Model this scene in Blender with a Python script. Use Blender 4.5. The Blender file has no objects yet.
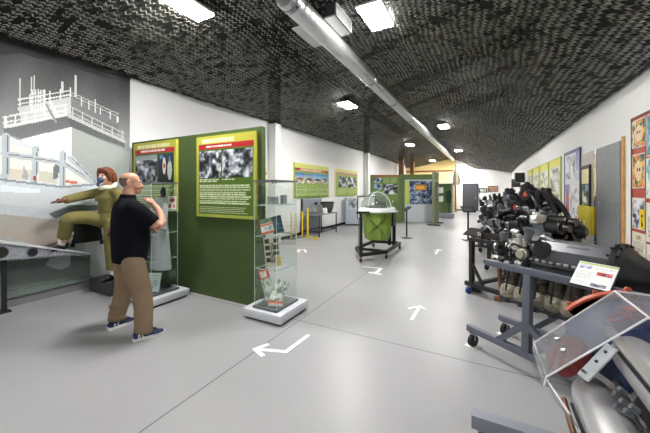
import bpy, bmesh, math, random
import numpy as np
from mathutils import Vector, Matrix, noise
SC = bpy.context.scene
COL = SC.collection
PI = math.pi
V = Vector

# ------------------------------------------------------------------ camera
F = 300.0
YAW = math.atan(159.5 / F)
cd = bpy.data.cameras.new('camera'); cam = bpy.data.objects.new('camera', cd); COL.objects.link(cam)
cam.location = (0, 0, 1.6); cam.rotation_euler = (PI/2, 0, YAW)
cd.sensor_width = 36; cd.lens = F/650*36; cd.shift_y = -26.5/650; cd.clip_start = .05; cd.clip_end = 200
SC.camera = cam
SC.view_settings.view_transform = 'Standard'; SC.view_settings.look = 'None'
SC.view_settings.gamma = 1; SC.view_settings.use_curve_mapping = False
SC.view_settings.exposure = 0.16
SC.cycles.use_denoising = True
SC.cycles.sample_clamp_indirect = 20.0
SC.cycles.max_bounces = 12; SC.cycles.diffuse_bounces = 5; SC.cycles.transparent_max_bounces = 24

# ------------------------------------------------------------------ materials
def lin(c):
    return tuple(((x/255)/12.92 if x/255 <= .04045 else ((x/255+.055)/1.055)**2.4) for x in c)
MATS = {}
def mat(name, c=(128,128,128), rough=.5, metal=0.0, bump=0.0, bscale=40, var=0.0, vscale=6, emit=None, spec=.5, coat=0.0, detail=4):
    if name in MATS: return MATS[name]
    m = bpy.data.materials.new(name); m.use_nodes = True
    nt = m.node_tree; b = nt.nodes['Principled BSDF']
    l = lin(c)
    b.inputs['Base Color'].default_value = (*l, 1); b.inputs['Roughness'].default_value = rough
    b.inputs['Metallic'].default_value = metal; b.inputs['Specular IOR Level'].default_value = spec
    b.inputs['Coat Weight'].default_value = coat
    if var or bump:
        tc = nt.nodes.new('ShaderNodeTexCoord')
    if var:
        n = nt.nodes.new('ShaderNodeTexNoise'); n.inputs['Scale'].default_value = vscale; n.inputs['Detail'].default_value = detail
        r = nt.nodes.new('ShaderNodeValToRGB')
        r.color_ramp.elements[0].position = .3; r.color_ramp.elements[1].position = .7
        r.color_ramp.elements[0].color = (*[max(0, x*(1-var)) for x in l], 1)
        r.color_ramp.elements[1].color = (*[min(1, x*(1+var)) for x in l], 1)
        nt.links.new(tc.outputs['Object'], n.inputs['Vector']); nt.links.new(n.outputs['Fac'], r.inputs['Fac'])
        nt.links.new(r.outputs['Color'], b.inputs['Base Color'])
    if bump:
        n2 = nt.nodes.new('ShaderNodeTexNoise'); n2.inputs['Scale'].default_value = bscale; n2.inputs['Detail'].default_value = detail
        bp = nt.nodes.new('ShaderNodeBump'); bp.inputs['Strength'].default_value = bump; bp.inputs['Distance'].default_value = .02
        nt.links.new(tc.outputs['Object'], n2.inputs['Vector']); nt.links.new(n2.outputs['Fac'], bp.inputs['Height'])
        nt.links.new(bp.outputs['Normal'], b.inputs['Normal'])
    if emit:
        b.inputs['Emission Color'].default_value = (*lin(c), 1); b.inputs['Emission Strength'].default_value = emit
    MATS[name] = m
    return m

def clear_mat(name, tint=(255,255,255), gl=.06, rough=.02, haze=0.0, hazec=(220,220,225)):
    m = bpy.data.materials.new(name); m.use_nodes = True; nt = m.node_tree
    for n in list(nt.nodes): nt.nodes.remove(n)
    out = nt.nodes.new('ShaderNodeOutputMaterial')
    tr = nt.nodes.new('ShaderNodeBsdfTransparent'); tr.inputs['Color'].default_value = (*lin(tint), 1)
    g = nt.nodes.new('ShaderNodeBsdfGlossy'); g.inputs['Roughness'].default_value = rough
    fr = nt.nodes.new('ShaderNodeLayerWeight'); fr.inputs['Blend'].default_value = .25
    mul = nt.nodes.new('ShaderNodeMath'); mul.operation = 'MULTIPLY_ADD'; mul.inputs[1].default_value = .22; mul.inputs[2].default_value = gl
    nt.links.new(fr.outputs['Fresnel'], mul.inputs[0])
    mx = nt.nodes.new('ShaderNodeMixShader')
    nt.links.new(mul.outputs[0], mx.inputs['Fac']); nt.links.new(tr.outputs[0], mx.inputs[1]); nt.links.new(g.outputs[0], mx.inputs[2])
    last = mx
    if haze:
        d = nt.nodes.new('ShaderNodeBsdfDiffuse'); d.inputs['Color'].default_value = (*lin(hazec), 1)
        m2 = nt.nodes.new('ShaderNodeMixShader'); m2.inputs['Fac'].default_value = haze
        nt.links.new(mx.outputs[0], m2.inputs[1]); nt.links.new(d.outputs[0], m2.inputs[2]); last = m2
    nt.links.new(last.outputs[0], out.inputs['Surface'])
    return m

def print_mat():
    m = bpy.data.materials.new('printed_colour'); m.use_nodes = True; nt = m.node_tree; b = nt.nodes['Principled BSDF']
    a = nt.nodes.new('ShaderNodeVertexColor'); a.layer_name = 'ink'
    nt.links.new(a.outputs['Color'], b.inputs['Base Color']); b.inputs['Roughness'].default_value = .55
    b.inputs['Specular IOR Level'].default_value = .3
    return m
PRINT = print_mat()

M_WALL = mat('white_wall_paint', (240,240,240), .7, bump=.06, bscale=60)
M_GREEN = mat('dark_green_paint', (66,86,40), .6, var=.06, vscale=3)
M_GREEN2 = mat('mid_green_paint', (102,122,72), .6, var=.05)
M_OLIVE = mat('olive_grey_paint', (112,122,88), .6, var=.05)
M_PLINTH = mat('white_plinth_laminate', (206,208,216), .4)
M_BLACK = mat('black_paint', (24,24,26), .5)
M_BLACKM = mat('black_enamel', (20,20,22), .32, var=.3, vscale=20)
M_DARKM = mat('dark_engine_metal', (58,60,64), .4, .5, var=.3, vscale=18, bump=.15)
M_GREYM = mat('grey_cast_metal', (112,116,122), .42, .6, var=.25, vscale=14, bump=.2, bscale=60)
M_SILVER = mat('bright_aluminium', (186,188,192), .3, .9, var=.12, vscale=10)
M_STEEL = mat('polished_steel', (170,172,176), .22, 1.0)
M_KHAKI = mat('khaki_cylinder_enamel', (146,140,124), .4, .2, var=.3, vscale=25, bump=.1)
M_STAND = mat('blue_grey_stand_paint', (92,97,109), .45, var=.06)
M_RUBBER = mat('black_rubber', (18,18,18), .7)
M_BLUE = mat('blue_wheel', (36,66,140), .5)
M_WHITE = mat('white_matt', (236,236,236), .5)
M_GREY = mat('mid_grey_paint', (120,122,124), .6)
M_LGREY = mat('light_grey_paint', (196,200,206), .6)
M_YEL = mat('yellow_paint', (226,196,34), .5)
M_RED = mat('red_paint', (176,40,34), .45)
M_ORANGE = mat('orange_red_paint', (186,84,56), .5)
M_NAVYP = mat('navy_blue_paint', (30,44,86), .5, var=.3)
M_WOOD = mat('brown_wood', (120,72,40), .55, var=.25, vscale=12)
M_LWOOD = mat('light_wood_edge', (204,158,92), .5, var=.15, vscale=12)
M_TURRET = mat('bright_olive_green', (122,150,56), .5, var=.06)
M_HOSE = mat('black_hose', (26,26,28), .38)
M_COPPER = mat('copper_brown_pipe', (120,84,62), .38, .7, var=.3)
M_RCAP = mat('dull_red_cap', (168,62,50), .5)
M_STRIPE = mat('white_floor_tape', (240,240,240), .5)
M_PALE = mat('pale_cast_alloy', (196,195,190), .4, .25, var=.15, vscale=20)
M_PAPER = mat('paper', (238,236,228), .7)
GLASS = clear_mat('clear_glass', (252,254,253), .01)
GLEDGE = mat('green_glass_edge', (196,216,208), .25)
ACRYL = clear_mat('clear_acrylic', (240,242,244), .03, .05, .13)
ACEDGE = mat('frosted_acrylic_edge', (222,222,226), .3)

# ------------------------------------------------------------------ mesh builder
class MB:
    def __init__(s): s.bm = bmesh.new(); s.mi = 0
    def _mark(s, fs):
        for f in fs: f.material_index = s.mi
    def box(s, c, d, rot=None, bev=0.0):
        r = bmesh.ops.create_cube(s.bm, size=1.0); vs = r['verts']
        for v in vs: v.co = V((v.co.x*d[0], v.co.y*d[1], v.co.z*d[2]))
        if bev:
            es = list({e for v in vs for e in v.link_edges})
            rr = bmesh.ops.bevel(s.bm, geom=es, offset=bev, segments=2, affect='EDGES', profile=.5)
            vs = list({v for f in rr['faces'] for v in f.verts} | {v for v in vs if v.is_valid})
            allv = set(vs)
            st = list(vs)
            while st:
                v = st.pop()
                for e in v.link_edges:
                    w = e.other_vert(v)
                    if w not in allv: allv.add(w); st.append(w)
            vs = list(allv)
        m = Matrix.Translation(V(c))
        if rot is not None: m = m @ (rot if isinstance(rot, Matrix) else Matrix.Rotation(rot, 4, 'Z'))
        for v in vs: v.co = m @ v.co
        s._mark({f for v in vs for f in v.link_faces}); return s
    def span(s, x0, x1, y0, y1, z0, z1, bev=0.0):
        return s.box(((x0+x1)/2, (y0+y1)/2, (z0+z1)/2), (abs(x1-x0), abs(y1-y0), abs(z1-z0)), None, bev)
    def bar(s, p0, p1, w, h=None, bev=0.0):
        h = h or w; p0, p1 = V(p0), V(p1); d = p1-p0; L = d.length
        z = d.normalized(); up = V((0,0,1)) if abs(z.z) < .95 else V((0,1,0))
        x = up.cross(z).normalized(); y = z.cross(x)
        m = Matrix((( x.x, y.x, z.x, 0), (x.y, y.y, z.y, 0), (x.z, y.z, z.z, 0), (0,0,0,1)))
        return s.box((p0+p1)/2, (w, h, L), m, bev)
    def ring(s, c, x, y, rx, ry, seg):
        return [s.bm.verts.new(V(c) + x*math.cos(2*PI*k/seg)*rx + y*math.sin(2*PI*k/seg)*ry) for k in range(seg)]
    def skin(s, rings, cap0=True, cap1=True, close=False):
        fs = []
        n = len(rings[0])
        for a, b in zip(rings, rings[1:] + ([rings[0]] if close else [])):
            for k in range(n):
                try: fs.append(s.bm.faces.new((a[k], a[(k+1) % n], b[(k+1) % n], b[k])))
                except ValueError: pass
        if not close:
            if cap0: fs.append(s.bm.faces.new(rings[0][::-1]))
            if cap1: fs.append(s.bm.faces.new(rings[-1]))
        s._mark(fs); return s
    def lathe(s, o, d, prof, seg=20, cap0=True, cap1=True):
        o, z = V(o), V(d).normalized(); up = V((0,0,1)) if abs(z.z) < .95 else V((0,1,0))
        x = up.cross(z).normalized(); y = z.cross(x)
        return s.skin([s.ring(o + z*h, x, y, max(r,1e-4), max(r,1e-4), seg) for h, r in prof], cap0, cap1)
    def cyl(s, p0, p1, r0, r1=None, seg=14):
        p0, p1 = V(p0), V(p1)
        return s.lathe(p0, p1-p0, [(0, r0), ((p1-p0).length, r0 if r1 is None else r1)], seg)
    def tube(s, pts, rad, seg=10, sub=5, close=False):
        pts = [V(p) for p in pts]; n = len(pts)
        rad = rad if isinstance(rad, (list, tuple)) else [rad]*n
        P, R = [], []
        if n > 2 and sub > 1:
            for i in range(n-1):
                a = pts[max(i-1,0)]; b = pts[i]; c = pts[i+1]; d = pts[min(i+2,n-1)]
                for j in range(sub):
                    t = j/sub
                    P.append(.5*((2*b)+(c-a)*t+(2*a-5*b+4*c-d)*t*t+(3*b-a-3*c+d)*t**3)); R.append(rad[i]*(1-t)+rad[i+1]*t)
            P.append(pts[-1]); R.append(rad[-1])
        else: P, R = pts, list(rad)
        rings = []; x = None
        for i, p in enumerate(P):
            z = (P[min(i+1,len(P)-1)]-P[max(i-1,0)])
            z = z.normalized() if z.length > 1e-9 else V((0,0,1))
            if x is None:
                up = V((0,0,1)) if abs(z.z) < .9 else V((0,1,0)); x = up.cross(z).normalized()
            else:
                x = (x - z*x.dot(z)).normalized()
            y = z.cross(x); rings.append(s.ring(p, x, y, R[i], R[i], seg))
        return s.skin(rings)
    def stack(s, L, seg=24):
        # horizontal ellipses: (x, y, z, rx, ry)
        return s.skin([s.ring((a[0],a[1],a[2]), V((1,0,0)), V((0,1,0)), a[3], a[4], seg) for a in L])
    def ball(s, c, r, seg=16, m=None):
        r = (r,r,r) if not isinstance(r,(tuple,list)) else r
        q = bmesh.ops.create_uvsphere(s.bm, u_segments=seg, v_segments=max(6,seg*2//3), radius=1)
        for v in q['verts']:
            p = V((v.co.x*r[0], v.co.y*r[1], v.co.z*r[2]))
            v.co = V(c) + (m @ p if m is not None else p)
        s._mark({f for v in q['verts'] for f in v.link_faces}); return s
    def prism(s, poly, o, x, y, n, th):
        # extrude a 2-D polygon (in x,y axes at o) along n by th
        o,x,y,n = V(o),V(x),V(y),V(n)
        a = [s.bm.verts.new(o+x*p[0]+y*p[1]) for p in poly]; b = [s.bm.verts.new(o+x*p[0]+y*p[1]+n*th) for p in poly]
        fs = [s.bm.faces.new(a[::-1]), s.bm.faces.new(b)]
        k = len(poly)
        for i in range(k): fs.append(s.bm.faces.new((a[i], a[(i+1)%k], b[(i+1)%k], b[i])))
        s._mark(fs); return s
    def build(s, name, mats, parent=None, world=False, ang=40, keep=False):
        bmesh.ops.recalc_face_normals(s.bm, faces=s.bm.faces)
        c = math.radians(ang)
        for f in s.bm.faces: f.smooth = True
        for e in s.bm.edges:
            if len(e.link_faces) == 2 and e.calc_face_angle(0) > c: e.smooth = False
        me = bpy.data.meshes.new(name); s.bm.to_mesh(me); s.bm.free()
        if world and parent is not None: me.transform(wm(parent).inverted())
        for m in (mats if isinstance(mats,(list,tuple)) else [mats]): me.materials.append(m)
        o = bpy.data.objects.new(name, me); COL.objects.link(o)
        if parent is not None: o.parent = parent
        return o
def wm(o):
    m = Matrix.LocRotScale(o.location, o.rotation_euler, o.scale)
    return wm(o.parent) @ m if o.parent else m
def tag(o, label, cat, group=None):
    o['label'] = label; o['category'] = cat
    if group: o['group'] = group
    return o
def thing(name, label, cat, loc=(0,0,0), rz=0.0, group=None):
    o = bpy.data.objects.new(name, None); COL.objects.link(o); o.empty_display_size = .1
    o.location = loc; o.rotation_euler = (0,0,rz)
    return tag(o, label, cat, group)
def struct(name, mb, m):
    o = mb.build(name, m); o['kind'] = 'structure'; return o
def copy_tree(o, parent=None):
    c = o.copy(); COL.objects.link(c)
    if parent is not None: c.parent = parent
    for ch in [q for q in COL.objects if q.parent == o]: copy_tree(ch, c)
    return c
def fuse(mb, name, m, parent, voxel=.012, smooth=4, world=False):
    """weld overlapping volumes into one continuous skin"""
    bmesh.ops.recalc_face_normals(mb.bm, faces=mb.bm.faces)
    me = bpy.data.meshes.new('t'); mb.bm.to_mesh(me); mb.bm.free()
    o = bpy.data.objects.new('t', me); COL.objects.link(o)
    r = o.modifiers.new('r', 'REMESH'); r.mode = 'VOXEL'; r.voxel_size = voxel; r.use_smooth_shade = True
    if smooth:
        q = o.modifiers.new('s', 'SMOOTH'); q.factor = .5; q.iterations = smooth
    dg = bpy.context.evaluated_depsgraph_get(); dg.update()
    nm = bpy.data.meshes.new_from_object(o.evaluated_get(dg))
    bpy.data.objects.remove(o); bpy.data.meshes.remove(me)
    nm.name = name; nm.materials.clear(); nm.materials.append(m)
    for p in nm.polygons: p.use_smooth = True
    if world and parent is not None: nm.transform(wm(parent).inverted())
    ob = bpy.data.objects.new(name, nm); COL.objects.link(ob); ob.parent = parent
    return ob

# ------------------------------------------------------------------ printed surfaces: a grid of coloured cells on a thin board
class Canvas:
    def __init__(s, w, h, cell, base=(255,255,255)):
        s.w, s.h = w, h; s.nx = max(2, int(round(w/cell))); s.ny = max(2, int(round(h/cell)))
        s.a = np.zeros((s.ny, s.nx, 3)); s.a[:] = base
        s.X, s.Y = np.meshgrid((np.arange(s.nx)+.5)/s.nx, (np.arange(s.ny)+.5)/s.ny)   # Y down from the top
    def rect(s, x0, y0, x1, y1, c):
        m = (s.X >= x0) & (s.X < x1) & (s.Y >= y0) & (s.Y < y1); s.a[m] = c; return s
    def grad(s, x0, y0, x1, y1, c0, c1, vert=True):
        m = (s.X >= x0) & (s.X < x1) & (s.Y >= y0) & (s.Y < y1)
        t = ((s.Y-y0)/(y1-y0) if vert else (s.X-x0)/(x1-x0))[m][:, None]
        s.a[m] = np.array(c0)*(1-t)+np.array(c1)*t; return s
    def inside(s, poly):
        m = np.zeros(s.X.shape, bool); n = len(poly)
        for i in range(n):
            x0, y0 = poly[i]; x1, y1 = poly[(i+1) % n]
            if y0 == y1: continue
            c = ((y0 > s.Y) != (y1 > s.Y)) & (s.X < (x1-x0)*(s.Y-y0)/(y1-y0)+x0); m ^= c
        return m
    def poly(s, poly, c, c2=None, vert=True):
        m = s.inside(poly)
        if c2 is None: s.a[m] = c
        elif m.any():
            k = s.Y if vert else s.X; lo, hi = k[m].min(), k[m].max(); t = ((k[m]-lo)/max(hi-lo,1e-6))[:, None]
            s.a[m] = np.array(c)*(1-t)+np.array(c2)*t
        return s
    def line(s, p, q, wd, c):
        ax, ay = p[0]*s.w, p[1]*s.h; bx, by = q[0]*s.w, q[1]*s.h; px, py = s.X*s.w, s.Y*s.h
        L = (bx-ax)**2+(by-ay)**2+1e-9; t = np.clip(((px-ax)*(bx-ax)+(py-ay)*(by-ay))/L, 0, 1)
        s.a[np.hypot(px-ax-t*(bx-ax), py-ay-t*(by-ay)) < wd/2] = c; return s
    def disc(s, x, y, rx, ry, c):
        s.a[((s.X-x)/rx)**2+((s.Y-y)/ry)**2 < 1] = c; return s
    def photo(s, x0, y0, x1, y1, pal, seed, fx=7, fy=6, contrast=1.0):
        """a blotchy picture: smooth random field mapped through a palette"""
        rg = np.random.RandomState(seed); m = (s.X >= x0) & (s.X < x1) & (s.Y >= y0) & (s.Y < y1)
        if not m.any(): return s
        u = (s.X[m]-x0)/(x1-x0); v = (s.Y[m]-y0)/(y1-y0); val = np.zeros(u.shape)
        for k, amp in ((1,.5),(2,.35),(4,.15)):
            g = rg.rand(fy*k+2, fx*k+2); gx = u*fx*k; gy = v*fy*k; ix = gx.astype(int); iy = gy.astype(int); dx = gx-ix; dy = gy-iy
            val += amp*((g[iy,ix]*(1-dx)+g[iy,ix+1]*dx)*(1-dy)+(g[iy+1,ix]*(1-dx)+g[iy+1,ix+1]*dx)*dy)
        val = np.clip((val-.5)*2.2*contrast+.5, 0, .999); pal = np.array(pal, float); n = len(pal)-1
        i = (val*n).astype(int); f = (val*n-i)[:, None]; s.a[m] = pal[i]*(1-f)+pal[i+1]*f; return s
    def text(s, x0, y0, x1, y1, lines, c, seed=1, fill=.55, gap=.12, cellw=None):
        """rows of unreadable small print"""
        rg = random.Random(seed); lh = (y1-y0)/lines
        for i in range(lines):
            x = x0; end = x1-(rg.random()*.12*(x1-x0) if i < lines-1 else rg.random()*.6*(x1-x0))
            while x < end:
                w = (.02+rg.random()*.07)*(cellw or 1.0)
                s.rect(x, y0+i*lh, min(x+w, end), y0+i*lh+lh*fill, c); x += w+gap*.1
        return s
    def build(s, name, o, r, u, th=.012, parent=None, disp=None, mats=None):
        """o = top left corner of the printed face, r = right, u = up, thickness goes back from the face"""
        o, r, u = V(o), V(r).normalized(), V(u).normalized(); n = r.cross(u)
        nx, ny = s.nx, s.ny
        gx = np.linspace(0, s.w, nx+1); gy = np.linspace(0, s.h, ny+1); GX, GY = np.meshgrid(gx, gy)
        P = np.array(o)[None,None]+GX[...,None]*np.array(r)-GY[...,None]*np.array(u)
        if disp is not None: P = P+disp(GX/s.w, GY/s.h)[...,None]*np.array(n)
        vs = P.reshape(-1,3); N = len(vs); W = nx+1
        j, i = np.meshgrid(np.arange(ny), np.arange(nx), indexing='ij'); a = (j*W+i).ravel()
        fq = np.stack([a, a+W, a+W+1, a+1], 1)
        border = [k for k in range(W)]+[k*W+nx for k in range(1,ny+1)]+[ny*W+k for k in range(nx-1,-1,-1)]+[k*W for k in range(ny-1,0,-1)]
        back = vs[border]-np.array(n)*th; nb = len(border)
        allv = np.vstack([vs, back])
        faces = fq.tolist()+[[border[k], border[(k+1)%nb], N+(k+1)%nb, N+k] for k in range(nb)]+[[N+k for k in range(nb-1,-1,-1)][::-1]]
        me = bpy.data.meshes.new(name); me.from_pydata(allv.tolist(), [], faces); me.update()
        col = np.zeros((len(me.loops), 4), np.float32); col[:, 3] = 1
        rgb = s.a.reshape(-1,3)/255; rl = np.where(rgb <= .04045, rgb/12.92, ((np.clip(rgb,0,1)+.055)/1.055)**2.4)
        col[:len(fq)*4, :3] = np.repeat(rl, 4, 0); edge = rl.mean(0)
        eb = rl.reshape(ny,nx,3)[0].mean(0); col[len(fq)*4:, :3] = eb
        ca = me.color_attributes.new('ink', 'FLOAT_COLOR', 'CORNER'); ca.data.foreach_set('color', col.ravel())
        me.materials.append(mats or PRINT)
        if disp is not None:
            for p in me.polygons[:len(fq)]: p.use_smooth = True
        ob = bpy.data.objects.new(name, me); COL.objects.link(ob)
        if parent is not None:
            ob.parent = parent; me.transform(wm(parent).inverted())
        return ob
BW = [(22,24,28),(60,64,72),(120,126,136),(190,196,204),(236,240,244)]
# ================================================================== SETTING
XL, XR, YB, YF = -5.78, 1.76, 25.5, -5.0

def floor_mat():
    m = bpy.data.materials.new('polished_concrete'); m.use_nodes = True; nt = m.node_tree; b = nt.nodes['Principled BSDF']; L = nt.links.new
    tc = nt.nodes.new('ShaderNodeTexCoord')
    def nz(sc, det, ro=.6):
        n = nt.nodes.new('ShaderNodeTexNoise'); n.inputs['Scale'].default_value = sc; n.inputs['Detail'].default_value = det
        n.inputs['Roughness'].default_value = ro; L(tc.outputs['Object'], n.inputs['Vector']); return n
    n1, n2 = nz(.55, 6, .5), nz(5, 6, .6)
    mx = nt.nodes.new('ShaderNodeMath'); mx.operation = 'MULTIPLY_ADD'; mx.inputs[1].default_value = .2
    L(n2.outputs['Fac'], mx.inputs[0]); 
    m5 = nt.nodes.new('ShaderNodeMath'); m5.operation = 'MULTIPLY'; m5.inputs[1].default_value = .9; L(n1.outputs['Fac'], m5.inputs[0]); L(m5.outputs[0], mx.inputs[2])
    r = nt.nodes.new('ShaderNodeValToRGB'); r.color_ramp.elements[0].position = .22; r.color_ramp.elements[1].position = .78
    r.color_ramp.elements[0].color = (*lin((146,146,149)), 1); r.color_ramp.elements[1].color = (*lin((160,160,163)), 1)
    L(mx.outputs[0], r.inputs['Fac'])
    sp = nt.nodes.new('ShaderNodeSeparateXYZ'); L(tc.outputs['Object'], sp.inputs[0])
    def joint(out, off, per):
        a = nt.nodes.new('ShaderNodeMath'); a.operation = 'ADD'; a.inputs[1].default_value = -off+per*20+per/2; L(out, a.inputs[0])
        k = nt.nodes.new('ShaderNodeMath'); k.operation = 'MODULO'; k.inputs[1].default_value = per; L(a.outputs[0], k.inputs[0])
        c = nt.nodes.new('ShaderNodeMath'); c.operation = 'COMPARE'; c.inputs[1].default_value = per/2; c.inputs[2].default_value = .006; L(k.outputs[0], c.inputs[0]); return c
    j = nt.nodes.new('ShaderNodeMath'); j.operation = 'MAXIMUM'
    L(joint(sp.outputs[0], -2.01, 4.1).outputs[0], j.inputs[0]); L(joint(sp.outputs[1], 3.1, 4.3).outputs[0], j.inputs[1])
    mc = nt.nodes.new('ShaderNodeMix'); mc.data_type = 'RGBA'; mc.inputs[7].default_value = (*lin((96,94,92)), 1)
    L(j.outputs[0], mc.inputs[0]); L(r.outputs['Color'], mc.inputs[6]); L(mc.outputs[2], b.inputs['Base Color'])
    ro = nt.nodes.new('ShaderNodeMapRange'); ro.inputs[1].default_value = .3; ro.inputs[2].default_value = .7; ro.inputs[3].default_value = .34; ro.inputs[4].default_value = .4
    L(n2.outputs['Fac'], ro.inputs[0]); L(ro.outputs[0], b.inputs['Roughness'])
    b.inputs['Specular IOR Level'].default_value = .5
    return m
struct('floor', MB().span(XL-.2, XR+.2, YF-.2, YB+.2, -.1, 0), floor_mat())
def wall_mat():
    m = mat('white_ribbed_wall_sheet', (241,241,242), .6); nt = m.node_tree; b = nt.nodes['Principled BSDF']
    tc = nt.nodes.new('ShaderNodeTexCoord'); w = nt.nodes.new('ShaderNodeTexWave'); w.inputs['Scale'].default_value = 1.6; w.bands_direction = 'Y'
    bp = nt.nodes.new('ShaderNodeBump'); bp.inputs['Strength'].default_value = .12; bp.inputs['Distance'].default_value = .01
    nt.links.new(tc.outputs['Object'], w.inputs['Vector']); nt.links.new(w.outputs['Fac'], bp.inputs['Height']); nt.links.new(bp.outputs['Normal'], b.inputs['Normal'])
    return m
ROOF = lambda x: 6.6 + .28*(x+5.78)
struct('wall_left', MB().span(XL-.12, XL, YF, YB, 0, 6.6), wall_mat())
struct('wall_right', MB().span(XR, XR+.12, YF, YB, 0, 8.75), M_WALL)
struct('wall_back', MB().span(XL-.1, XR+.1, YB, YB+.12, 0, 8.75), M_WALL)
struct('wall_front', MB().span(XL-.1, XR+.1, YF-.12, YF, 0, 8.75), M_WALL)
b = MB(); b.prism([(XL-.1, ROOF(XL-.1)), (XR+.1, ROOF(XR+.1)), (XR+.1, ROOF(XR)+.15), (XL-.1, ROOF(XL)+.15)], (0,YF-.1,0), (1,0,0), (0,0,1), (0,1,0), YB-YF+.2)
struct('ceiling', b, mat('roof_lining', (214,214,210), .8, var=.1, vscale=2))
struct('baseboard_left', MB().span(XL, XL+.02, 3.3, YB, 0, .1), M_BLACK)
struct('baseboard_right', MB().span(XR-.02, XR, 0.5, YB, 0, .1), M_BLACK)
struct('baseboard_back', MB().span(XL, -1.48, YB-.02, YB, 0, .1), M_BLACK)
struct('baseboard_banner', MB().span(XL+.02, XL+.06, -.6, 3.14, 0, .115), M_GREY)
k = 1
for y in (7.35, 15.45, 23.6):
    struct('trim_%d' % k, MB().span(XL, XL+.27, y-.14, y+.14, 0, 3.6, .004), M_WALL); k += 1      # the steel columns, boxed in white
for y in (-.9, 7.35, 15.45, 23.6):                                                               # sloping roof beams
    b = MB(); b.span(XL, XL+.26, y-.13, y+.13, 3.62, 6.5); b.prism([(XL, 5.98), (XR, 8.1), (XR, 8.7), (XL, 6.6)], (0,y-.1,0), (1,0,0), (0,0,1), (0,1,0), .2)
    struct('trim_%d' % k, b, M_BLACK); k += 1
struct('trim_%d' % k, MB().span(-5.75, -5.5, YF, YB, 5.75, 6.25), M_BLACK); k += 1
for y in (3.3, 11.4, 19.5):
    b = MB(); b.prism([(XL, 6.4), (XR, 8.52), (XR, 8.68), (XL, 6.56)], (0,y-.05,0), (1,0,0), (0,0,1), (0,1,0), .1)
    struct('trim_%d' % k, b, M_BLACK); k += 1

# yellow end wall section with its wooden posts and rail
struct('wall_yellow', MB().span(XL, -1.98, YB-.14, YB-.03, 0, 4.3), mat('yellow_wall_paint', (236,208,140), .7))
struct('trim_20', MB().span(XL, -1.9, YB-.2, YB-.14, 3.05, 3.17), M_WOOD)
struct('trim_21', MB().span(-2.04, -1.94, YB-.26, YB-.14, 0, 3.1), M_WOOD)
for kk, (x, y, w) in enumerate(((-4.93, 20.2, .3), (-4.72, 22.6, .26))):
    struct('trim_%d' % (22+kk), MB().span(x-w/2, x+w/2, y-w/2, y+w/2, 0, 4.3), M_WOOD)
# door in the end wall
d = thing('door_1', 'dark grey door in the white end wall', 'door', (-.95, YB-.01, 0)); d['kind'] = 'structure'
MB().span(-.48,.48,-.03,0,.01,2.04).build('door_leaf', mat('dark_grey_door', (66,68,74), .5), d)
b = MB(); b.span(-.54,-.48,-.05,0,0,2.1); b.span(.48,.54,-.05,0,0,2.1); b.span(-.54,.54,-.05,0,2.04,2.1); b.build('door_frame', mat('charcoal_frame', (46,48,52), .5), d)
b = MB(); b.cyl((.38,-.03,.98),(.38,-.08,.98),.02); b.bar((.38,-.08,.98),(.28,-.08,.98),.018); b.span(.34,.42,-.04,-.03,.9,1.06); b.build('door_handle', M_STEEL, d)

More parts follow.
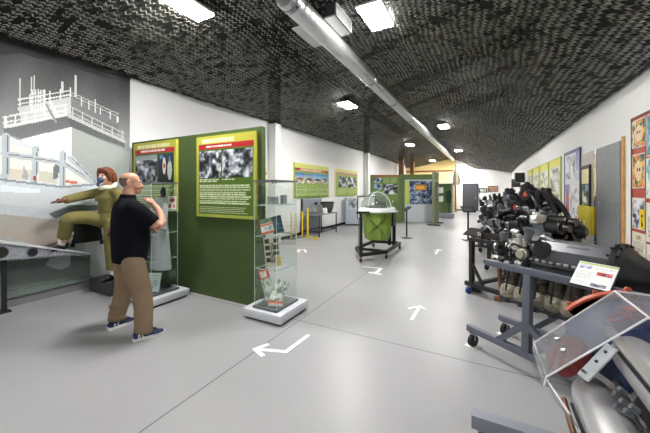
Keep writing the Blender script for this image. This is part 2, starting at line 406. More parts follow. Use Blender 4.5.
# ================================================================== CAMOUFLAGE NET
def net_mat():
    m = bpy.data.materials.new('camouflage_netting'); m.use_nodes = True; nt = m.node_tree; L = nt.links.new
    for n in list(nt.nodes): nt.nodes.remove(n)
    out = nt.nodes.new('ShaderNodeOutputMaterial')
    uv = nt.nodes.new('ShaderNodeUVMap'); uv.uv_map = 'UVMap'
    nz = nt.nodes.new('ShaderNodeTexNoise'); nz.inputs['Scale'].default_value = 1.1; nz.inputs['Detail'].default_value = 3; L(uv.outputs[0], nz.inputs['Vector'])
    wp = nt.nodes.new('ShaderNodeVectorMath'); wp.operation = 'SCALE'; wp.inputs['Scale'].default_value = .22; L(nz.outputs['Color'], wp.inputs[0])
    ad = nt.nodes.new('ShaderNodeVectorMath'); ad.operation = 'ADD'; L(uv.outputs[0], ad.inputs[0]); L(wp.outputs[0], ad.inputs[1])
    sp = nt.nodes.new('ShaderNodeSeparateXYZ'); L(ad.outputs[0], sp.inputs[0])
    def mth(op, a, b=None, c=None):
        n = nt.nodes.new('ShaderNodeMath'); n.operation = op
        for i, q in enumerate((a, b, c)):
            if q is None: continue
            if isinstance(q, (int, float)): n.inputs[i].default_value = q
            else: L(q, n.inputs[i])
        return n.outputs[0]
    # scalloped rows of cut leaves
    tri = mth('PINGPONG', mth('DIVIDE', sp.outputs[1], .075), .5)
    row = mth('FRACT', mth('ADD', mth('DIVIDE', sp.outputs[0], .085), mth('MULTIPLY', tri, 1.0)))
    hole = mth('GREATER_THAN', row, .60)
    gap = mth('GREATER_THAN', mth('PINGPONG', mth('ADD', mth('DIVIDE', sp.outputs[1], .075), .5), .5), .1)
    hole = mth('MULTIPLY', hole, gap)
    leaf = mth('LESS_THAN', row, .24)
    n2 = nt.nodes.new('ShaderNodeTexNoise'); n2.inputs['Scale'].default_value = 9; n2.inputs['Detail'].default_value = 2; L(uv.outputs[0], n2.inputs['Vector'])
    wn = nt.nodes.new('ShaderNodeTexWhiteNoise'); wn.noise_dimensions = '2D'
    cb = nt.nodes.new('ShaderNodeCombineXYZ'); L(mth('FLOOR', mth('DIVIDE', sp.outputs[1], .075)), cb.inputs[0]); L(mth('FLOOR', mth('ADD', mth('DIVIDE', sp.outputs[0], .085), tri)), cb.inputs[1]); L(cb.outputs[0], wn.inputs[0])
    leaf = mth('MULTIPLY', leaf, mth('GREATER_THAN', mth('ADD', mth('MULTIPLY', n2.outputs['Fac'], .6), mth('MULTIPLY', wn.outputs[0], .55)), .5))
    hole = mth('MULTIPLY', hole, mth('GREATER_THAN', wn.outputs[0], .22))
    mc = nt.nodes.new('ShaderNodeMix'); mc.data_type = 'RGBA'; mc.inputs[6].default_value = (*lin((26,26,25)), 1)
    n3 = nt.nodes.new('ShaderNodeTexNoise'); n3.inputs['Scale'].default_value = .35; L(uv.outputs[0], n3.inputs['Vector'])
    cr = nt.nodes.new('ShaderNodeValToRGB'); cr.color_ramp.elements[0].position = .4; cr.color_ramp.elements[1].position = .6
    cr.color_ramp.elements[0].color = (*lin((158,158,156)), 1); cr.color_ramp.elements[1].color = (*lin((138,138,116)), 1); L(n3.outputs['Fac'], cr.inputs['Fac'])
    L(leaf, mc.inputs[0]); L(cr.outputs['Color'], mc.inputs[7])
    b = nt.nodes.new('ShaderNodeBsdfPrincipled'); b.inputs['Roughness'].default_value = .7; L(mc.outputs[2], b.inputs['Base Color']); b.inputs['Specular IOR Level'].default_value = .2
    bp = nt.nodes.new('ShaderNodeBump'); bp.inputs['Strength'].default_value = .6; bp.inputs['Distance'].default_value = .02; L(row, bp.inputs['Height']); L(bp.outputs[0], b.inputs['Normal'])
    tr = nt.nodes.new('ShaderNodeBsdfTransparent'); mx = nt.nodes.new('ShaderNodeMixShader')
    L(hole, mx.inputs['Fac']); L(b.outputs[0], mx.inputs[1]); L(tr.outputs[0], mx.inputs[2]); L(mx.outputs[0], out.inputs['Surface'])
    return m
NETM = net_mat()
NX = [-5.74,-5.3,-4.4,-3.4,-2.75,-2.1,-1.4,-.7,.1,.9,1.74]; NZ = [3.66,3.72,3.86,4.12,4.2,4.24,4.12,3.9,3.58,3.3,3.07]
def net_z(x, y):
    z = float(np.interp(x, NX, NZ))
    end = max(0.0, (y-17)/8.4)**1.6
    z -= end*(.22+.35*math.exp(-((x+.7)/.8)**2))
    e = min(1, abs(x-NX[0])/.6, abs(x-NX[-1])/.6)
    ph = ((y-7.35) % 4.05)/4.05
    z -= e*.07*math.sin(PI*ph)*(1.0 if abs(x+2.1) > .9 else .3)
    z += e*.02*noise.noise(V((x*1.3, y*1.1, 0)))
    return z
def build_net():
    xs = np.linspace(NX[0], NX[-1], 61); ys = np.linspace(YF+.1, YB-.05, 160)
    vs, uv = [], []; W = len(xs)
    for y in ys:
        s = 0; pz = None
        for i, x in enumerate(xs):
            z = net_z(x, y)
            if i: s += math.hypot(xs[i]-xs[i-1], z-pz)
            pz = z; vs.append((x, y, z)); uv.append((s, y))
    fs = [(j*W+i, j*W+i+1, (j+1)*W+i+1, (j+1)*W+i) for j in range(len(ys)-1) for i in range(W-1)]
    me = bpy.data.meshes.new('camouflage_net'); me.from_pydata(vs, [], fs); me.materials.append(NETM)
    ul = me.uv_layers.new(name='UVMap')
    for l in me.loops: ul.data[l.index].uv = uv[l.vertex_index]
    for p in me.polygons: p.use_smooth = True
    o = bpy.data.objects.new('camouflage_net', me); COL.objects.link(o)
    return tag(o, 'black and grey camouflage netting slung below the whole roof', 'net')
net = build_net()
# dark gathered hem above the backdrop, ragged edges along both walls
rg = random.Random(4)
def hem(x, y0, y1, h, n, name):
    b = MB(); ys = [y0+(y1-y0)*i/n for i in range(n+1)]
    tops = [net_z(min(max(x,NX[0]),NX[-1]), y)+.03 for y in ys]
    lo = [t-h*(.75+.5*rg.random()) for t in tops]; off = [.015*math.sin(i*.9)+.01*rg.random() for i in range(n+1)]
    A = []
    for i in range(n+1):
        A.append([b.bm.verts.new((x+off[i]+dx, ys[i], z)) for dx, z in ((0,tops[i]),(.012,tops[i]),(.012,lo[i]),(0,lo[i]))])
    b.skin(A); return b.build(name, M_BLACK, net, True)
hem(-5.67, -1.5, 3.15, .1, 60, 'hem'); hem(-5.73, 3.15, 24, .04, 260, 'hem'); hem(1.71, .5, 25, .045, 300, 'hem')

# ================================================================== CEILING LIGHTS
M_DIFF = mat('lit_diffuser', (255,253,248), .5, emit=190.0)
def ceiling_light(x, y, z, lx, ly, label):
    t = thing('ceiling_light', label, 'ceiling light', (x, y, z), 0, 'flat panel lights hung in the net')
    b = MB(); b.span(-lx/2-.015,lx/2+.015,-ly/2-.015,ly/2+.015,0,.03); b.build('frame', M_WHITE, t)
    MB().span(-lx/2,lx/2,-ly/2,ly/2,-.02,-.001).build('diffuser', M_DIFF, t)
    [MB().cyl((0,s*ly*.4,.03),(0,s*ly*.4,.5),.004,None,6).build('hanger', M_BLACK, t) for s in (-1,1)]
for x, y, z, lab in ((-3.43,2.6,4.0,'flat ceiling light above the visitor, nearest in the left row'),
        (-3.42,7.8,4.0,'flat ceiling light second in the left row, before the ventilation duct'),
        (-3.42,15.8,3.95,'small flat ceiling light third in the left row, above the far displays'),
        (-3.42,23.4,3.78,'tiny flat ceiling light last in the left row, by the yellow wall'),
        (-1.33,4.0,4.0,'flat ceiling light nearest in the row right of the ventilation duct'),
        (-1.35,12.0,3.98,'flat ceiling light second in the row right of the duct'),
        (-1.35,19.1,3.9,'small flat ceiling light third in the row right of the duct'),
        (-1.35,24.6,3.45,'farthest flat ceiling light, close to the white end wall'),
        (-1.33,-1.8,4.0,'flat ceiling light behind the camera on the right')):
    ceiling_light(x, y, z, .31, .62, lab)

# ================================================================== VENTILATION DUCT
du = thing('ventilation_duct', 'round spiral galvanised ventilation duct running below the net', 'duct', (-2.09, 0, 3.9))
def duct_mat():
    m = mat('spiral_galvanised_steel', (206,208,210), .3, .85, var=.06, vscale=3); nt = m.node_tree; b = nt.nodes['Principled BSDF']
    tc = nt.nodes.new('ShaderNodeTexCoord'); w = nt.nodes.new('ShaderNodeTexWave'); w.inputs['Scale'].default_value = 2.4; w.bands_direction = 'Y'; w.inputs['Distortion'].default_value = .2
    bp = nt.nodes.new('ShaderNodeBump'); bp.inputs['Strength'].default_value = .25; bp.inputs['Distance'].default_value = .02
    nt.links.new(tc.outputs['Object'], w.inputs['Vector']); nt.links.new(w.outputs['Fac'], bp.inputs['Height']); nt.links.new(bp.outputs['Normal'], b.inputs['Normal'])
    return m
M_DUCT = duct_mat(); RD = .138
MB().lathe((0,2.9,0),(0,1,0),[(0,RD-.05),(.01,RD-.01),(.03,RD),(21.3,RD),(21.32,RD-.02)],32).build('duct_pipe', M_DUCT, du)
for y in (3.02, 5.9, 7.6, 9.6, 13.0, 17.0, 21.0):
    MB().lathe((0,y-.03,0),(0,1,0),[(0,RD+.002),(.0,RD+.014),(.06,RD+.014),(.06,RD+.002)],32).build('joint_band', M_STEEL, du)
for y in (3.2, 6.6, 10.5, 15, 20):
    [MB().cyl((s*(RD+.003),y,0),(s*(RD+.003),y,.62),.006,None,6).build('hanger_strap', M_BLACK, du) for s in (-1,1)]
b = MB(); b.lathe((0,22.4,0),(0,1,0),[(0,RD+.02),(.12,RD+.02),(.3,.1),(1.4,.1)],20); b.build('end_reducer', mat('cream_duct_end', (224,216,190), .4, .3), du)
# supply grilles on both flanks
def grille(name, x, y, z, w, l, h, label, face):
    t = thing(name, label, 'air grille', (x, y, z))
    MB().span(-w/2, w/2, -l/2, l/2, 0, h).build('housing', mat('dark_sheet_metal', (74,76,80), .45, .5), t)
    b = MB(); b.span(-w/2-.015, w/2+.015, -l/2-.015, l/2+.015, -.02, 0); b.build('bottom_plate', mat('pale_grille_white', (214,216,214), .45), t)
    if face:
        b = MB(); x0 = w/2
        b.span(x0, x0+.02, -l/2-.02, l/2+.02, h-.03, h); b.span(x0, x0+.02, -l/2-.02, l/2+.02, -.02, .01); b.span(x0, x0+.02, -l/2-.02, -l/2+.02, 0, h); b.span(x0, x0+.02, l/2-.02, l/2+.02, 0, h)
        b.build('grille_frame', mat('grey_frame', (150,152,154), .4), t)
        b = MB()
        for i in range(9):
            zz = .03+i*(h-.06)/8; b.box((x0+.008,0,zz), (.016,l-.04,.006), Matrix.Rotation(.5,4,'Y'))
        b.build('louvre', M_GREY, t)
grille('air_grille', -1.875, 3.95, 4.0, .15, .52, .17, 'louvred grey air grille box on the right flank of the duct', True)
grille('air_grille', -2.44, 4.05, 4.02, .17, .62, .14, 'white air grille plate on the left flank of the duct', False)

# ================================================================== BANNER
CY, SY = math.cos(YAW), math.sin(YAW)
def ray(u, v):
    d = u-325
    return V((d*CY-F*SY, F*CY+d*SY, 190-v))
def on_x(u, v, X):                     # where the line of sight of a pixel meets the plane x = X
    r = ray(u, v); return r*(X/r.x)+V((0,0,1.6))
BX = -5.70; BY0, BY1, BZ0, BZ1 = -.6, 3.15, .12, 3.63
def bp(u, v):
    p = on_x(u, v, BX); return ((p.y-BY0)/(BY1-BY0), (BZ1-p.z)/(BZ1-BZ0))
c = Canvas(BY1-BY0, BZ1-BZ0, .015, (128,130,132))
c.grad(0,0,1,.3,(58,59,61),(140,142,144)); c.grad(0,.3,1,.35,(140,142,144),(150,152,154)); c.grad(0,.35,1,1,(150,152,154),(168,172,172))  # printed grey sky, its top darkened with shade from the hem
c.a += 9*np.sin(c.X*31+3*np.sin(c.Y*4))[...,None]  # light and dark streaks painted in as fold shading
P = lambda L: [bp(*q) for q in L]
def ln(a, b, w, col): c.line(bp(*a), bp(*b), w, col)
c.poly(P([(71,127),(131,153),(131.5,300),(60,300),(71,168)]), (176,182,180), (160,168,166))
c.poly(P([(22,138),(71,127),(71,200),(22,200)]), (244,245,245))
c.poly(P([(-60,160),(22,139),(22,200),(-60,200)]), (206,210,212))
c.poly(P([(17,107),(70,97),(70,115),(22,125)]), (206,209,210), (218,220,221))
c.poly(P([(70,97),(119,120.5),(117,134),(70,114)]), (134,137,139), (116,119,121))
c.poly(P([(3,128),(67,115.5),(71,127),(22,139),(4,133)]), (104,107,109), (126,128,130))
c.poly(P([(67,115.5),(125,143),(124,147.5),(70,127)]), (92,95,98), (110,113,115))
c.poly(P([(3,125.5),(67,113),(67,116),(3,129)]), (232,233,233)); c.poly(P([(67,113),(125,140.5),(125,143.5),(67,117)]), (196,198,198))
for dz in (0, 5.5): ln((3.5,123-dz),(66,110-dz),.018,(240,240,240)); ln((67,110.5-dz),(124,138-dz*.8),.014,(206,208,208))
for i in range(7): ln((5+i*10,127-i*2.05),(5+i*10,117-i*2.05),.018,(240,240,240))
for i in range(6): ln((72+i*10,117+i*4.75),(72+i*10,108.5+i*4.6),.014,(206,208,208))
for dz in (3, 8): ln((17.5,107-dz*.9),(70,97-dz*.8),.016,(238,238,238))
for dz in (2, 5): ln((71,97.5-dz),(118,119-dz),.016,(190,192,192))
for i in range(6): ln((20+i*10,106.5-i*1.9),(20+i*10,97-i*1.8),.016,(238,238,238))
for a, h in ((81,7),(89,8),(95,12),(100,6),(110,7),(117,5)): ln((a,101+(a-71)*.46),(a,101+(a-71)*.46-h),.022,(232,232,232))
for x, y0, y1 in ((19.5,99,79),(31.5,95,78),(33.7,95,76),(62,93,82),(75,97,76)): ln((x,y0),(x,y1),.018,(216,216,216))
for x in (32,35,38,41,44): ln((x,90),(x,112),.02,(246,246,246))
for y in (91,95,99,103): ln((31,y+1),(44,y-1.2),.016,(180,182,184))
ln((46,104),(56,122),.03,(150,152,154)); ln((50,101),(57,116),.03,(246,246,246))
# aircraft on the print: canopy, fuselage, with the mannequin's shadow painted in
c.poly(P([(-80,160),(-30,141),(6,135),(37,147),(62.6,152.5),(73,156.4),(96,183),(95,186),(60,187),(0,180),(-80,176)]), (226,230,233))
c.poly(P([(-80,176),(0,178.5),(62,185.5),(96,183),(112,188),(106,212),(75,216),(66,224),(55,248),(46,247),(0,236),(-80,226)]), (222,230,238), (158,158,156))
c.poly(P([(-80,208),(0,214),(60,220),(66,224),(55,248),(46,247),(0,236),(-80,226)]), (166,166,164), (158,146,134))
c.poly(P([(-80,198),(0,204),(58,210),(64,214),(40,216),(0,213),(-80,206)]), (186,194,200))
c.poly(P([(-80,182),(0,185),(40,189),(40,193),(0,192),(-80,189)]), (236,242,248))
for q in ([(-40,154),(-8,152),(-8,176),(-40,174)], [(-1,153),(4,152),(3,178),(-3,178)], [(9,154),(33,157.5),(30,180),(8,179)],[(38,158),(59,162),(57,183.5),(37,181.5)],[(66,167.5),(88,182.5),(66,184.5)],[(9,144),(34,149.5),(32,154),(10,151)],[(40,150.5),(60,154.5),(58,160),(40,156)],[(75,160),(90,178),(84,176.5),(72,165)]):
    c.poly(P(q), (240,238,234))
c.poly(P([(9,168),(32,170),(30,180),(8,179)]), (226,218,204)); c.poly(P([(39,171),(58,173),(57,183.5),(38,181.5)]), (214,212,200))
for a, b_ in (((6,136),(5,180)),((36,148),(34,183)),((63,153),(62,187)),((5,154),(63,163)),((63,163),(94,183)),((-40,141),(-42,176)),((70,158),(95,183))):
    ln(a, b_, .075, (196,204,210)); ln((a[0]+1.6,a[1]),(b_[0]+1.6,b_[1]),.014,(120,128,134))
for a, b_ in (((0,179.5),(62,187)),((62,187),(95,184.5))): ln(a,b_,.03,(150,160,168))
c.poly(P([(24,166),(29,176),(27,180),(22,178)]), (176,182,184)); c.poly(P([(54,164),(60,166),(58,178),(53,180)]), (120,126,130))
c.poly(P([(33,176),(36,176),(36,180),(33,180)]), (190,60,50)); c.poly(P([(65,180),(77,181.5),(77,184),(65,183)]), (214,120,100))
c.poly(P([(66,214),(108,211),(100,222),(104,244),(70,247),(74,232),(62,232)]), (34,34,32))  # near-black patch: the mannequin's cast shadow painted into the print
c.poly(P([(48,214),(70,205),(100,205),(98,210),(72,212),(56,219)]), (104,114,112))  # shadow of its outstretched arm, painted on the fuselage
c.poly(P([(75,244),(100,241),(100,262),(76,262)]), (176,182,184)); c.poly(P([(104,244),(118,243),(118,270),(104,275)]), (164,170,170))
c.poly(P([(-80,262),(0,262),(70,256),(90,255),(92,300),(-80,320)]), (84,92,88), (112,122,118))  # print below the wing, darkened with the wing's shadow
for a, b_ in (((-20,282),(92,262)),((-20,296),(92,276))): ln(a,b_,.012,(90,98,94))
c.poly(P([(52,256),(70,254),(70,266),(60,270),(45,265)]), (150,158,156))
rn = np.random.RandomState(3); c.a = np.clip(c.a + rn.randn(c.ny, c.nx, 1)*2.5, 0, 255)
c.poly(P([(-80,60),(-80,20),(131.5,70),(131.5,83),(110,79),(60,64),(20,54)]), (50,51,53))  # dark band painted as the net hem's shadow
def folds(x, y):                        # the vinyl hangs in shallow folds from its top hem
    return .014*np.clip(1-y*2.1,0,1)*(1+np.sin(x*34+2.4*y)+.4*np.sin(x*61-4*y))
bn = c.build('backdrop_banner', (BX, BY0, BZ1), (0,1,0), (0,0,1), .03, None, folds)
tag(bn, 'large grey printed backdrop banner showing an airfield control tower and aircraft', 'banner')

# ================================================================== WING SECTION AND ITS POST
w = thing('wing_section', 'cut-off silver aircraft wing stub with round lightening holes in its web', 'aircraft wing', (-5.5, 1.6, 0))
def wz(y): return .955-.345*(y-1.43)/.97, .70-.09*(y-1.43)/.97
ys = [-.2, 1.43, 2.3, 2.42]
b = MB(); top = [(y, wz(y)[0]) for y in ys]; bot = [(y, max(.02, wz(y)[1])) for y in ys]
poly = [(y, z) for y, z in bot]+[(y, z) for y, z in top[::-1]]
b.prism(poly, (-5.66,0,0), (0,1,0), (0,0,1), (1,0,0), .2)
b.mi = 1
for i in range(46):
    y = .4+i*.044; zt, zb = wz(y)
    for z in (zt-.05, zb+.025): b.box((-5.458, y, z), (.006,.008,.008))
b.build('web', [mat('speckled_grey_web', (150,154,162), .45, .3, var=.25, vscale=60), mat('rivet_white', (206,208,214), .4)], w, True)
b = MB(); b.prism([(y, z+.006) for y, z in top]+[(y, z-.032*(1-max(0,(y-1.43))/1.1)) for y, z in top[::-1]], (-5.672,0,0), (0,1,0), (0,0,1), (1,0,0), .235)
b.build('top_skin', mat('pale_wing_skin', (214,216,220), .4, .3, var=.08), w, True)
for yy, zz, rr in ((1.44,.80,.068),(1.745,.745,.052),(.95,.87,.08)):
    MB().lathe((-5.459,yy,zz),(1,0,0),[(0,rr),(.004,rr)],24).build('hole_shade_disc', M_BLACK, w, True)  # solid black disc stands for the shade inside each hole
    b = MB(); b.lathe((-5.46,yy,zz),(1,0,0),[(0,rr+.012),(.008,rr+.008),(.008,rr),(0,rr)],24,False,False); b.build('hole_rim', M_GREYM, w, True)
b = MB(); b.span(-5.58,-5.535,1.475,1.52,0,wz(1.5)[1]-.001); b.span(-5.62,-5.49,1.44,1.55,0,.02); tag(b.build('support_post', M_BLACK), 'thin black square post propping up the silver wing stub', 'post')
# ================================================================== PEOPLE
M_SKIN = mat('skin', (190,140,116), .5, var=.06, vscale=14)
M_SKIN2 = mat('mannequin_skin', (224,176,150), .5)
M_NAVY = mat('navy_polo_cotton', (13,14,22), .95, spec=.15, bump=.35, bscale=9, detail=3)
M_TAN = mat('khaki_trouser_cotton', (124,104,82), .85, bump=.5, bscale=11, detail=3, var=.08)
M_SHOE = mat('navy_suede', (32,44,84), .75, var=.15)
M_SOLE = mat('white_rubber_sole', (226,226,226), .5)
M_SUIT = mat('olive_flight_suit', (118,111,62), .85, bump=.5, bscale=12, detail=3, var=.1)
M_HAIR = mat('auburn_hair', (120,62,36), .55, var=.35, vscale=40, bump=.6, bscale=60)
M_STUB = mat('grey_stubble', (112,92,82), .8, var=.2, vscale=60)

def hand(b, wrist, d, up, size=1.0, curl=.5, thumb=1):
    """palm, four unequal bent fingers and a side thumb; d = along the hand, up = back of the hand"""
    d, up = V(d).normalized(), V(up).normalized(); s = d.cross(up).normalized()*thumb; w = V(wrist); up = s.cross(d)*thumb
    k = size
    b.tube([w-d*.02, w+d*.035*k, w+d*.085*k], [.024*k,.034*k,.036*k], 10, 4)
    b.ball(w+d*.05*k, 1, 12, Matrix.Identity(3) @ Matrix(((d.x*.055*k, s.x*.043*k, up.x*.02*k),(d.y*.055*k, s.y*.043*k, up.y*.02*k),(d.z*.055*k, s.z*.043*k, up.z*.02*k))))
    for i, L in enumerate((.072,.08,.074,.058)):
        o = w+d*(.088-.004*abs(i-1.2))*k+s*(.030-.020*i)*k
        p = [o-d*.02*k]; dirv = d.copy(); q = o
        for j, f in enumerate((.42,.32,.26)):
            a = curl*(.5+.5*j); dirv = (d*math.cos(a*(j+1)*.6)-up*math.sin(a*(j+1)*.6)).normalized(); q = q+dirv*L*f*k*1.05; p.append(q)
        b.tube(p, [.0105*k,.0098*k,.009*k,.0075*k], 8, 3); b.ball(p[-1], .0075*k, 8)
    o = w+d*.03*k+s*.03*k
    p = [o-s*.015*k, o+s*.012*k+d*.022*k-up*.01*k, o+s*.022*k+d*.05*k-up*.02*k, o+s*.02*k+d*.072*k-up*.026*k]
    b.tube(p, [.014*k,.0125*k,.0105*k,.008*k], 8, 3); b.ball(p[-1], .008*k, 8)

def head(b, c, yaw, k=1.0, pitch=0.0):
    """skull, jaw, brow, nose, lips, chin, ears; faces local +Y turned by yaw"""
    R = Matrix.Rotation(yaw, 3, 'Z') @ Matrix.Rotation(pitch, 3, 'X'); c = V(c)
    q = lambda x, y, z: c+R @ V((x*k, y*k, z*k))
    def el(x, y, z, rx, ry, rz, seg=18): b.ball(q(x,y,z), (rx*k,ry*k,rz*k), seg, R)
    el(0,-.012,.035,.077,.098,.088,24); el(0,.025,-.02,.064,.075,.088,20); el(0,.045,-.07,.046,.048,.045); el(0,.075,-.095,.022,.02,.018)
    el(0,.078,.022,.05,.022,.018); el(.036,.068,-.035,.026,.024,.022); el(-.036,.068,-.035,.026,.024,.022)
    b.tube([q(0,.092,.012), q(0,.108,-.012), q(0,.116,-.03)], [.009*k,.012*k,.015*k], 8, 3)
    el(.012,.1,-.034,.009,.01,.008,8); el(-.012,.1,-.034,.009,.01,.008,8)
    el(0,.094,-.062,.024,.012,.0065,12); el(0,.092,-.074,.021,.012,.0075,12)
    for s in (-1,1):
        b.tube([q(s*.072,-.005,-.03), q(s*.084,-.018,-.012), q(s*.088,-.026,.012), q(s*.082,-.014,.028), q(s*.074,.0,.018)], [.008*k,.009*k,.009*k,.008*k,.006*k], 8, 3)
        el(s*.076,-.01,-.002,.008,.018,.026,10)
    return q, R

# ------------------------------------------------------------------ visitor
man = thing('person', 'man with shaved head, navy polo and khaki trousers, seen from behind, hand on chin', 'person', (-3.58, 1.98, 0), -math.radians(11.5))
b = MB()
HY = -.42
hc = (-.075, .035, 1.675)
q, R = head(b, hc, HY, 1.06, -.05)
b.tube([(-.05,-.005,1.42), (-.055,.0,1.52), (-.07,.02,1.6), (-.075,.025,1.66)], [.085,.07,.066,.062], 16, 4)
b.stack([(0,.0,.95,.17,.13),(0,0,1.2,.18,.13),(-.02,-.01,1.38,.18,.105),(-.04,-.01,1.46,.12,.08)], 20)
for s, pts in ((1, [(.175,-.02,1.42),(.25,.11,1.27),(.275,.185,1.19)]), (-1, [(-.235,-.02,1.41),(-.275,.09,1.26),(-.25,.18,1.15)])):
    b.tube(pts, [.062,.056,.05], 12, 4)
RH = q(.03,.125,-.095)
wr = (.085, .225, 1.42)
b.tube([(.275,.185,1.19),(.225,.25,1.23),(.15,.26,1.34), wr], [.05,.052,.04,.03], 12, 4)
hand(b, wr, (RH-V(wr)) , (.55,.75,.1), 1.0, .9, -1)
wl = (-.02,.27,1.13)
b.tube([(-.25,.18,1.15),(-.17,.25,1.12), wl], [.048,.046,.03], 12, 4)
hand(b, wl, (1,-.1,.12), (0,1,.2), 1.0, .5, -1)
for s, x, y in ((1,.34,.06),(-1,-.2,-.03)):
    b.tube([(s*.098,-.005,.9),(s*.098+(x-s*.098)*.6,.005+y*.5,.48),(x,y-.035,.08)], [.085,.06,.045], 12, 4)
fuse(b, 'body', M_SKIN, man, .0075, 3)
# cropped hair shadow on back and sides, eyes, brows
b = MB(); b.ball(q(0,-.012,.03), (.0832,.1058,.094), 48, R)
geom = [v for v in b.bm.verts if (R.inverted() @ (v.co-V(hc))).y > -.02+.25*max(0,.03-(R.inverted() @ (v.co-V(hc))).z) or (R.inverted() @ (v.co-V(hc))).z < -.055 or (R.inverted() @ (v.co-V(hc))).z > .06]
bmesh.ops.delete(b.bm, geom=geom, context='VERTS'); hr = b.build('hair', M_STUB, man); hr['label'] = 'close cropped grey hair round the sides'
for s in (-1,1):
    MB().ball(q(s*.032,.078,.003), .0125, 10).build('eye', M_WHITE, man)
    b = MB(); b.tube([q(s*.016,.093,.02), q(s*.034,.09,.026), q(s*.05,.076,.02)], .004, 6, 3); b.build('eyebrow', M_STUB, man)
# polo
b = MB()
b.stack([(.0,.0,.79,.225,.165),(0,0,.86,.232,.172),(.0,.01,1.0,.238,.19),(0,.01,1.12,.238,.19),(-.01,.0,1.25,.242,.175),(-.02,-.012,1.36,.238,.15),(-.03,-.02,1.42,.2,.125),(-.045,-.015,1.475,.13,.1),(-.055,-.005,1.51,.085,.082)], 32)
b.tube([(.12,-.02,1.40),(.2,.01,1.37),(.245,.1,1.285),(.272,.155,1.225)], [.1,.095,.082,.083], 16, 4)
b.tube([(-.16,-.02,1.40),(-.24,.0,1.37),(-.28,.08,1.275),(-.275,.13,1.21)], [.1,.095,.082,.083], 16, 4)
polo = fuse(b, 'polo_shirt', M_NAVY, man, .011, 5)
b = MB(); b.lathe((-.058,-.002,1.485),(-.05,.09,1),[(0,.092),(.045,.082),(.06,.078),(.055,.073),(0,.08)],28,False,False); b.build('collar', M_NAVY, polo)
MB().box((.287,.118,1.27),(.006,.05,.012),Matrix.Rotation(-.4,4,'Z')).build('sleeve_mark', mat('pale_blue_mark',(150,170,200),.6), polo)
# trousers
b = MB(); b.stack([(0,-.005,.76,.165,.14),(0,-.005,.84,.19,.15),(0,0,.92,.195,.15),(0,0,.98,.19,.145)], 28)
for s, x, y in ((1,.34,.06),(-1,-.2,-.03)):
    x0 = s*.098
    b.tube([(x0,-.01,.88),(x0+(x-x0)*.25,-.005,.72),(x0+(x-x0)*.6,.01+y*.5,.48),(x0+(x-x0)*.85,y*.8-.01,.28),(x,y-.035,.15),(x,y-.04,.085)], [.12,.12,.099,.092,.088,.092], 20, 5)
    for i, z in enumerate((.1,.17,.25)):
        xx = x0+(x-x0)*(1-(z-.07)*.75)
        b.lathe((xx,y-.035,z),(.3*s,.2,1),[(-.012,.088),(0,.099-.004*i),(.012,.088)],16)
fuse(b, 'trousers', M_TAN, man, .011, 3)
MB().stack([(0,0,.965,.2,.155),(0,0,1.0,.2,.155)],28).build('belt', M_BLACK, man)
def shoe(x, y, yaw, up=0.0):
    t = Matrix.Translation((x,y,0)) @ Matrix.Rotation(yaw,4,'Z')
    b = MB(); L = []
    for yy, w, h, x0 in ((-.13,.028,.085,0),(-.11,.038,.1,0),(-.05,.042,.105,0),(0,.043,.098,0),(.05,.048,.075,.004),(.1,.052,.06,.006),(.14,.046,.05,.004),(.165,.028,.035,0)):
        L.append([b.bm.verts.new(t @ V((x0+w*math.cos(a), yy, .022+max(0,h-.022)*max(0,math.sin(a))**.7 if math.sin(a) > 0 else .02))) for a in [2*PI*k/16 for k in range(16)]])
    b.skin(L); s = b.build('shoe', M_SHOE, man)
    b = MB(); pr = [(.0,-.142),(.03,-.135),(.044,-.1),(.046,-.03),(.05,.04),(.057,.1),(.05,.15),(.02,.178),(-.02,.172),(-.045,.14),(-.05,.09),(-.046,.03),(-.044,-.05),(-.042,-.11),(-.03,-.135)]
    b.prism(pr, t @ V((0,0,.002)), t.to_3x3() @ V((1,0,0)), t.to_3x3() @ V((0,1,0)), (0,0,1), .03); b.build('sole', M_SOLE, s)
    b = MB()
    for i in range(4): b.bar(t @ V((-.03,.02+i*.022,.1-i*.009)), t @ V((.034,.025+i*.022,.1-i*.009)), .007)
    b.build('laces', mat('navy_lace',(24,30,60),.7), s)
    b = MB()                                     # two white initials on the flank
    X = t.to_3x3() @ V((0,1,0)); Z = V((0,0,1)); N = t.to_3x3() @ V((1,0,0)); o = t @ V((.0445,-.09,.038))
    arc = lambda cx, a0, a1, r: [(cx+r*.8*math.cos(math.radians(a)), .016+r*math.sin(math.radians(a))) for a in range(a0, a1+1, 15)]
    d_ = arc(.0,-90,90,.02)+arc(.0,-90,90,.011)[::-1]
    b.prism(d_, o, X, Z, N, .004); b.prism([(-.006,-.004),(.001,-.004),(.001,.036),(-.006,.036)], o, X, Z, N, .004)
    b.prism(arc(.045,60,300,.02)+arc(.045,60,300,.011)[::-1], o, X, Z, N, .004); b.build('white_logo', M_WHITE, s)
shoe(.34,.06,-.1); shoe(-.2,-.03,.2)

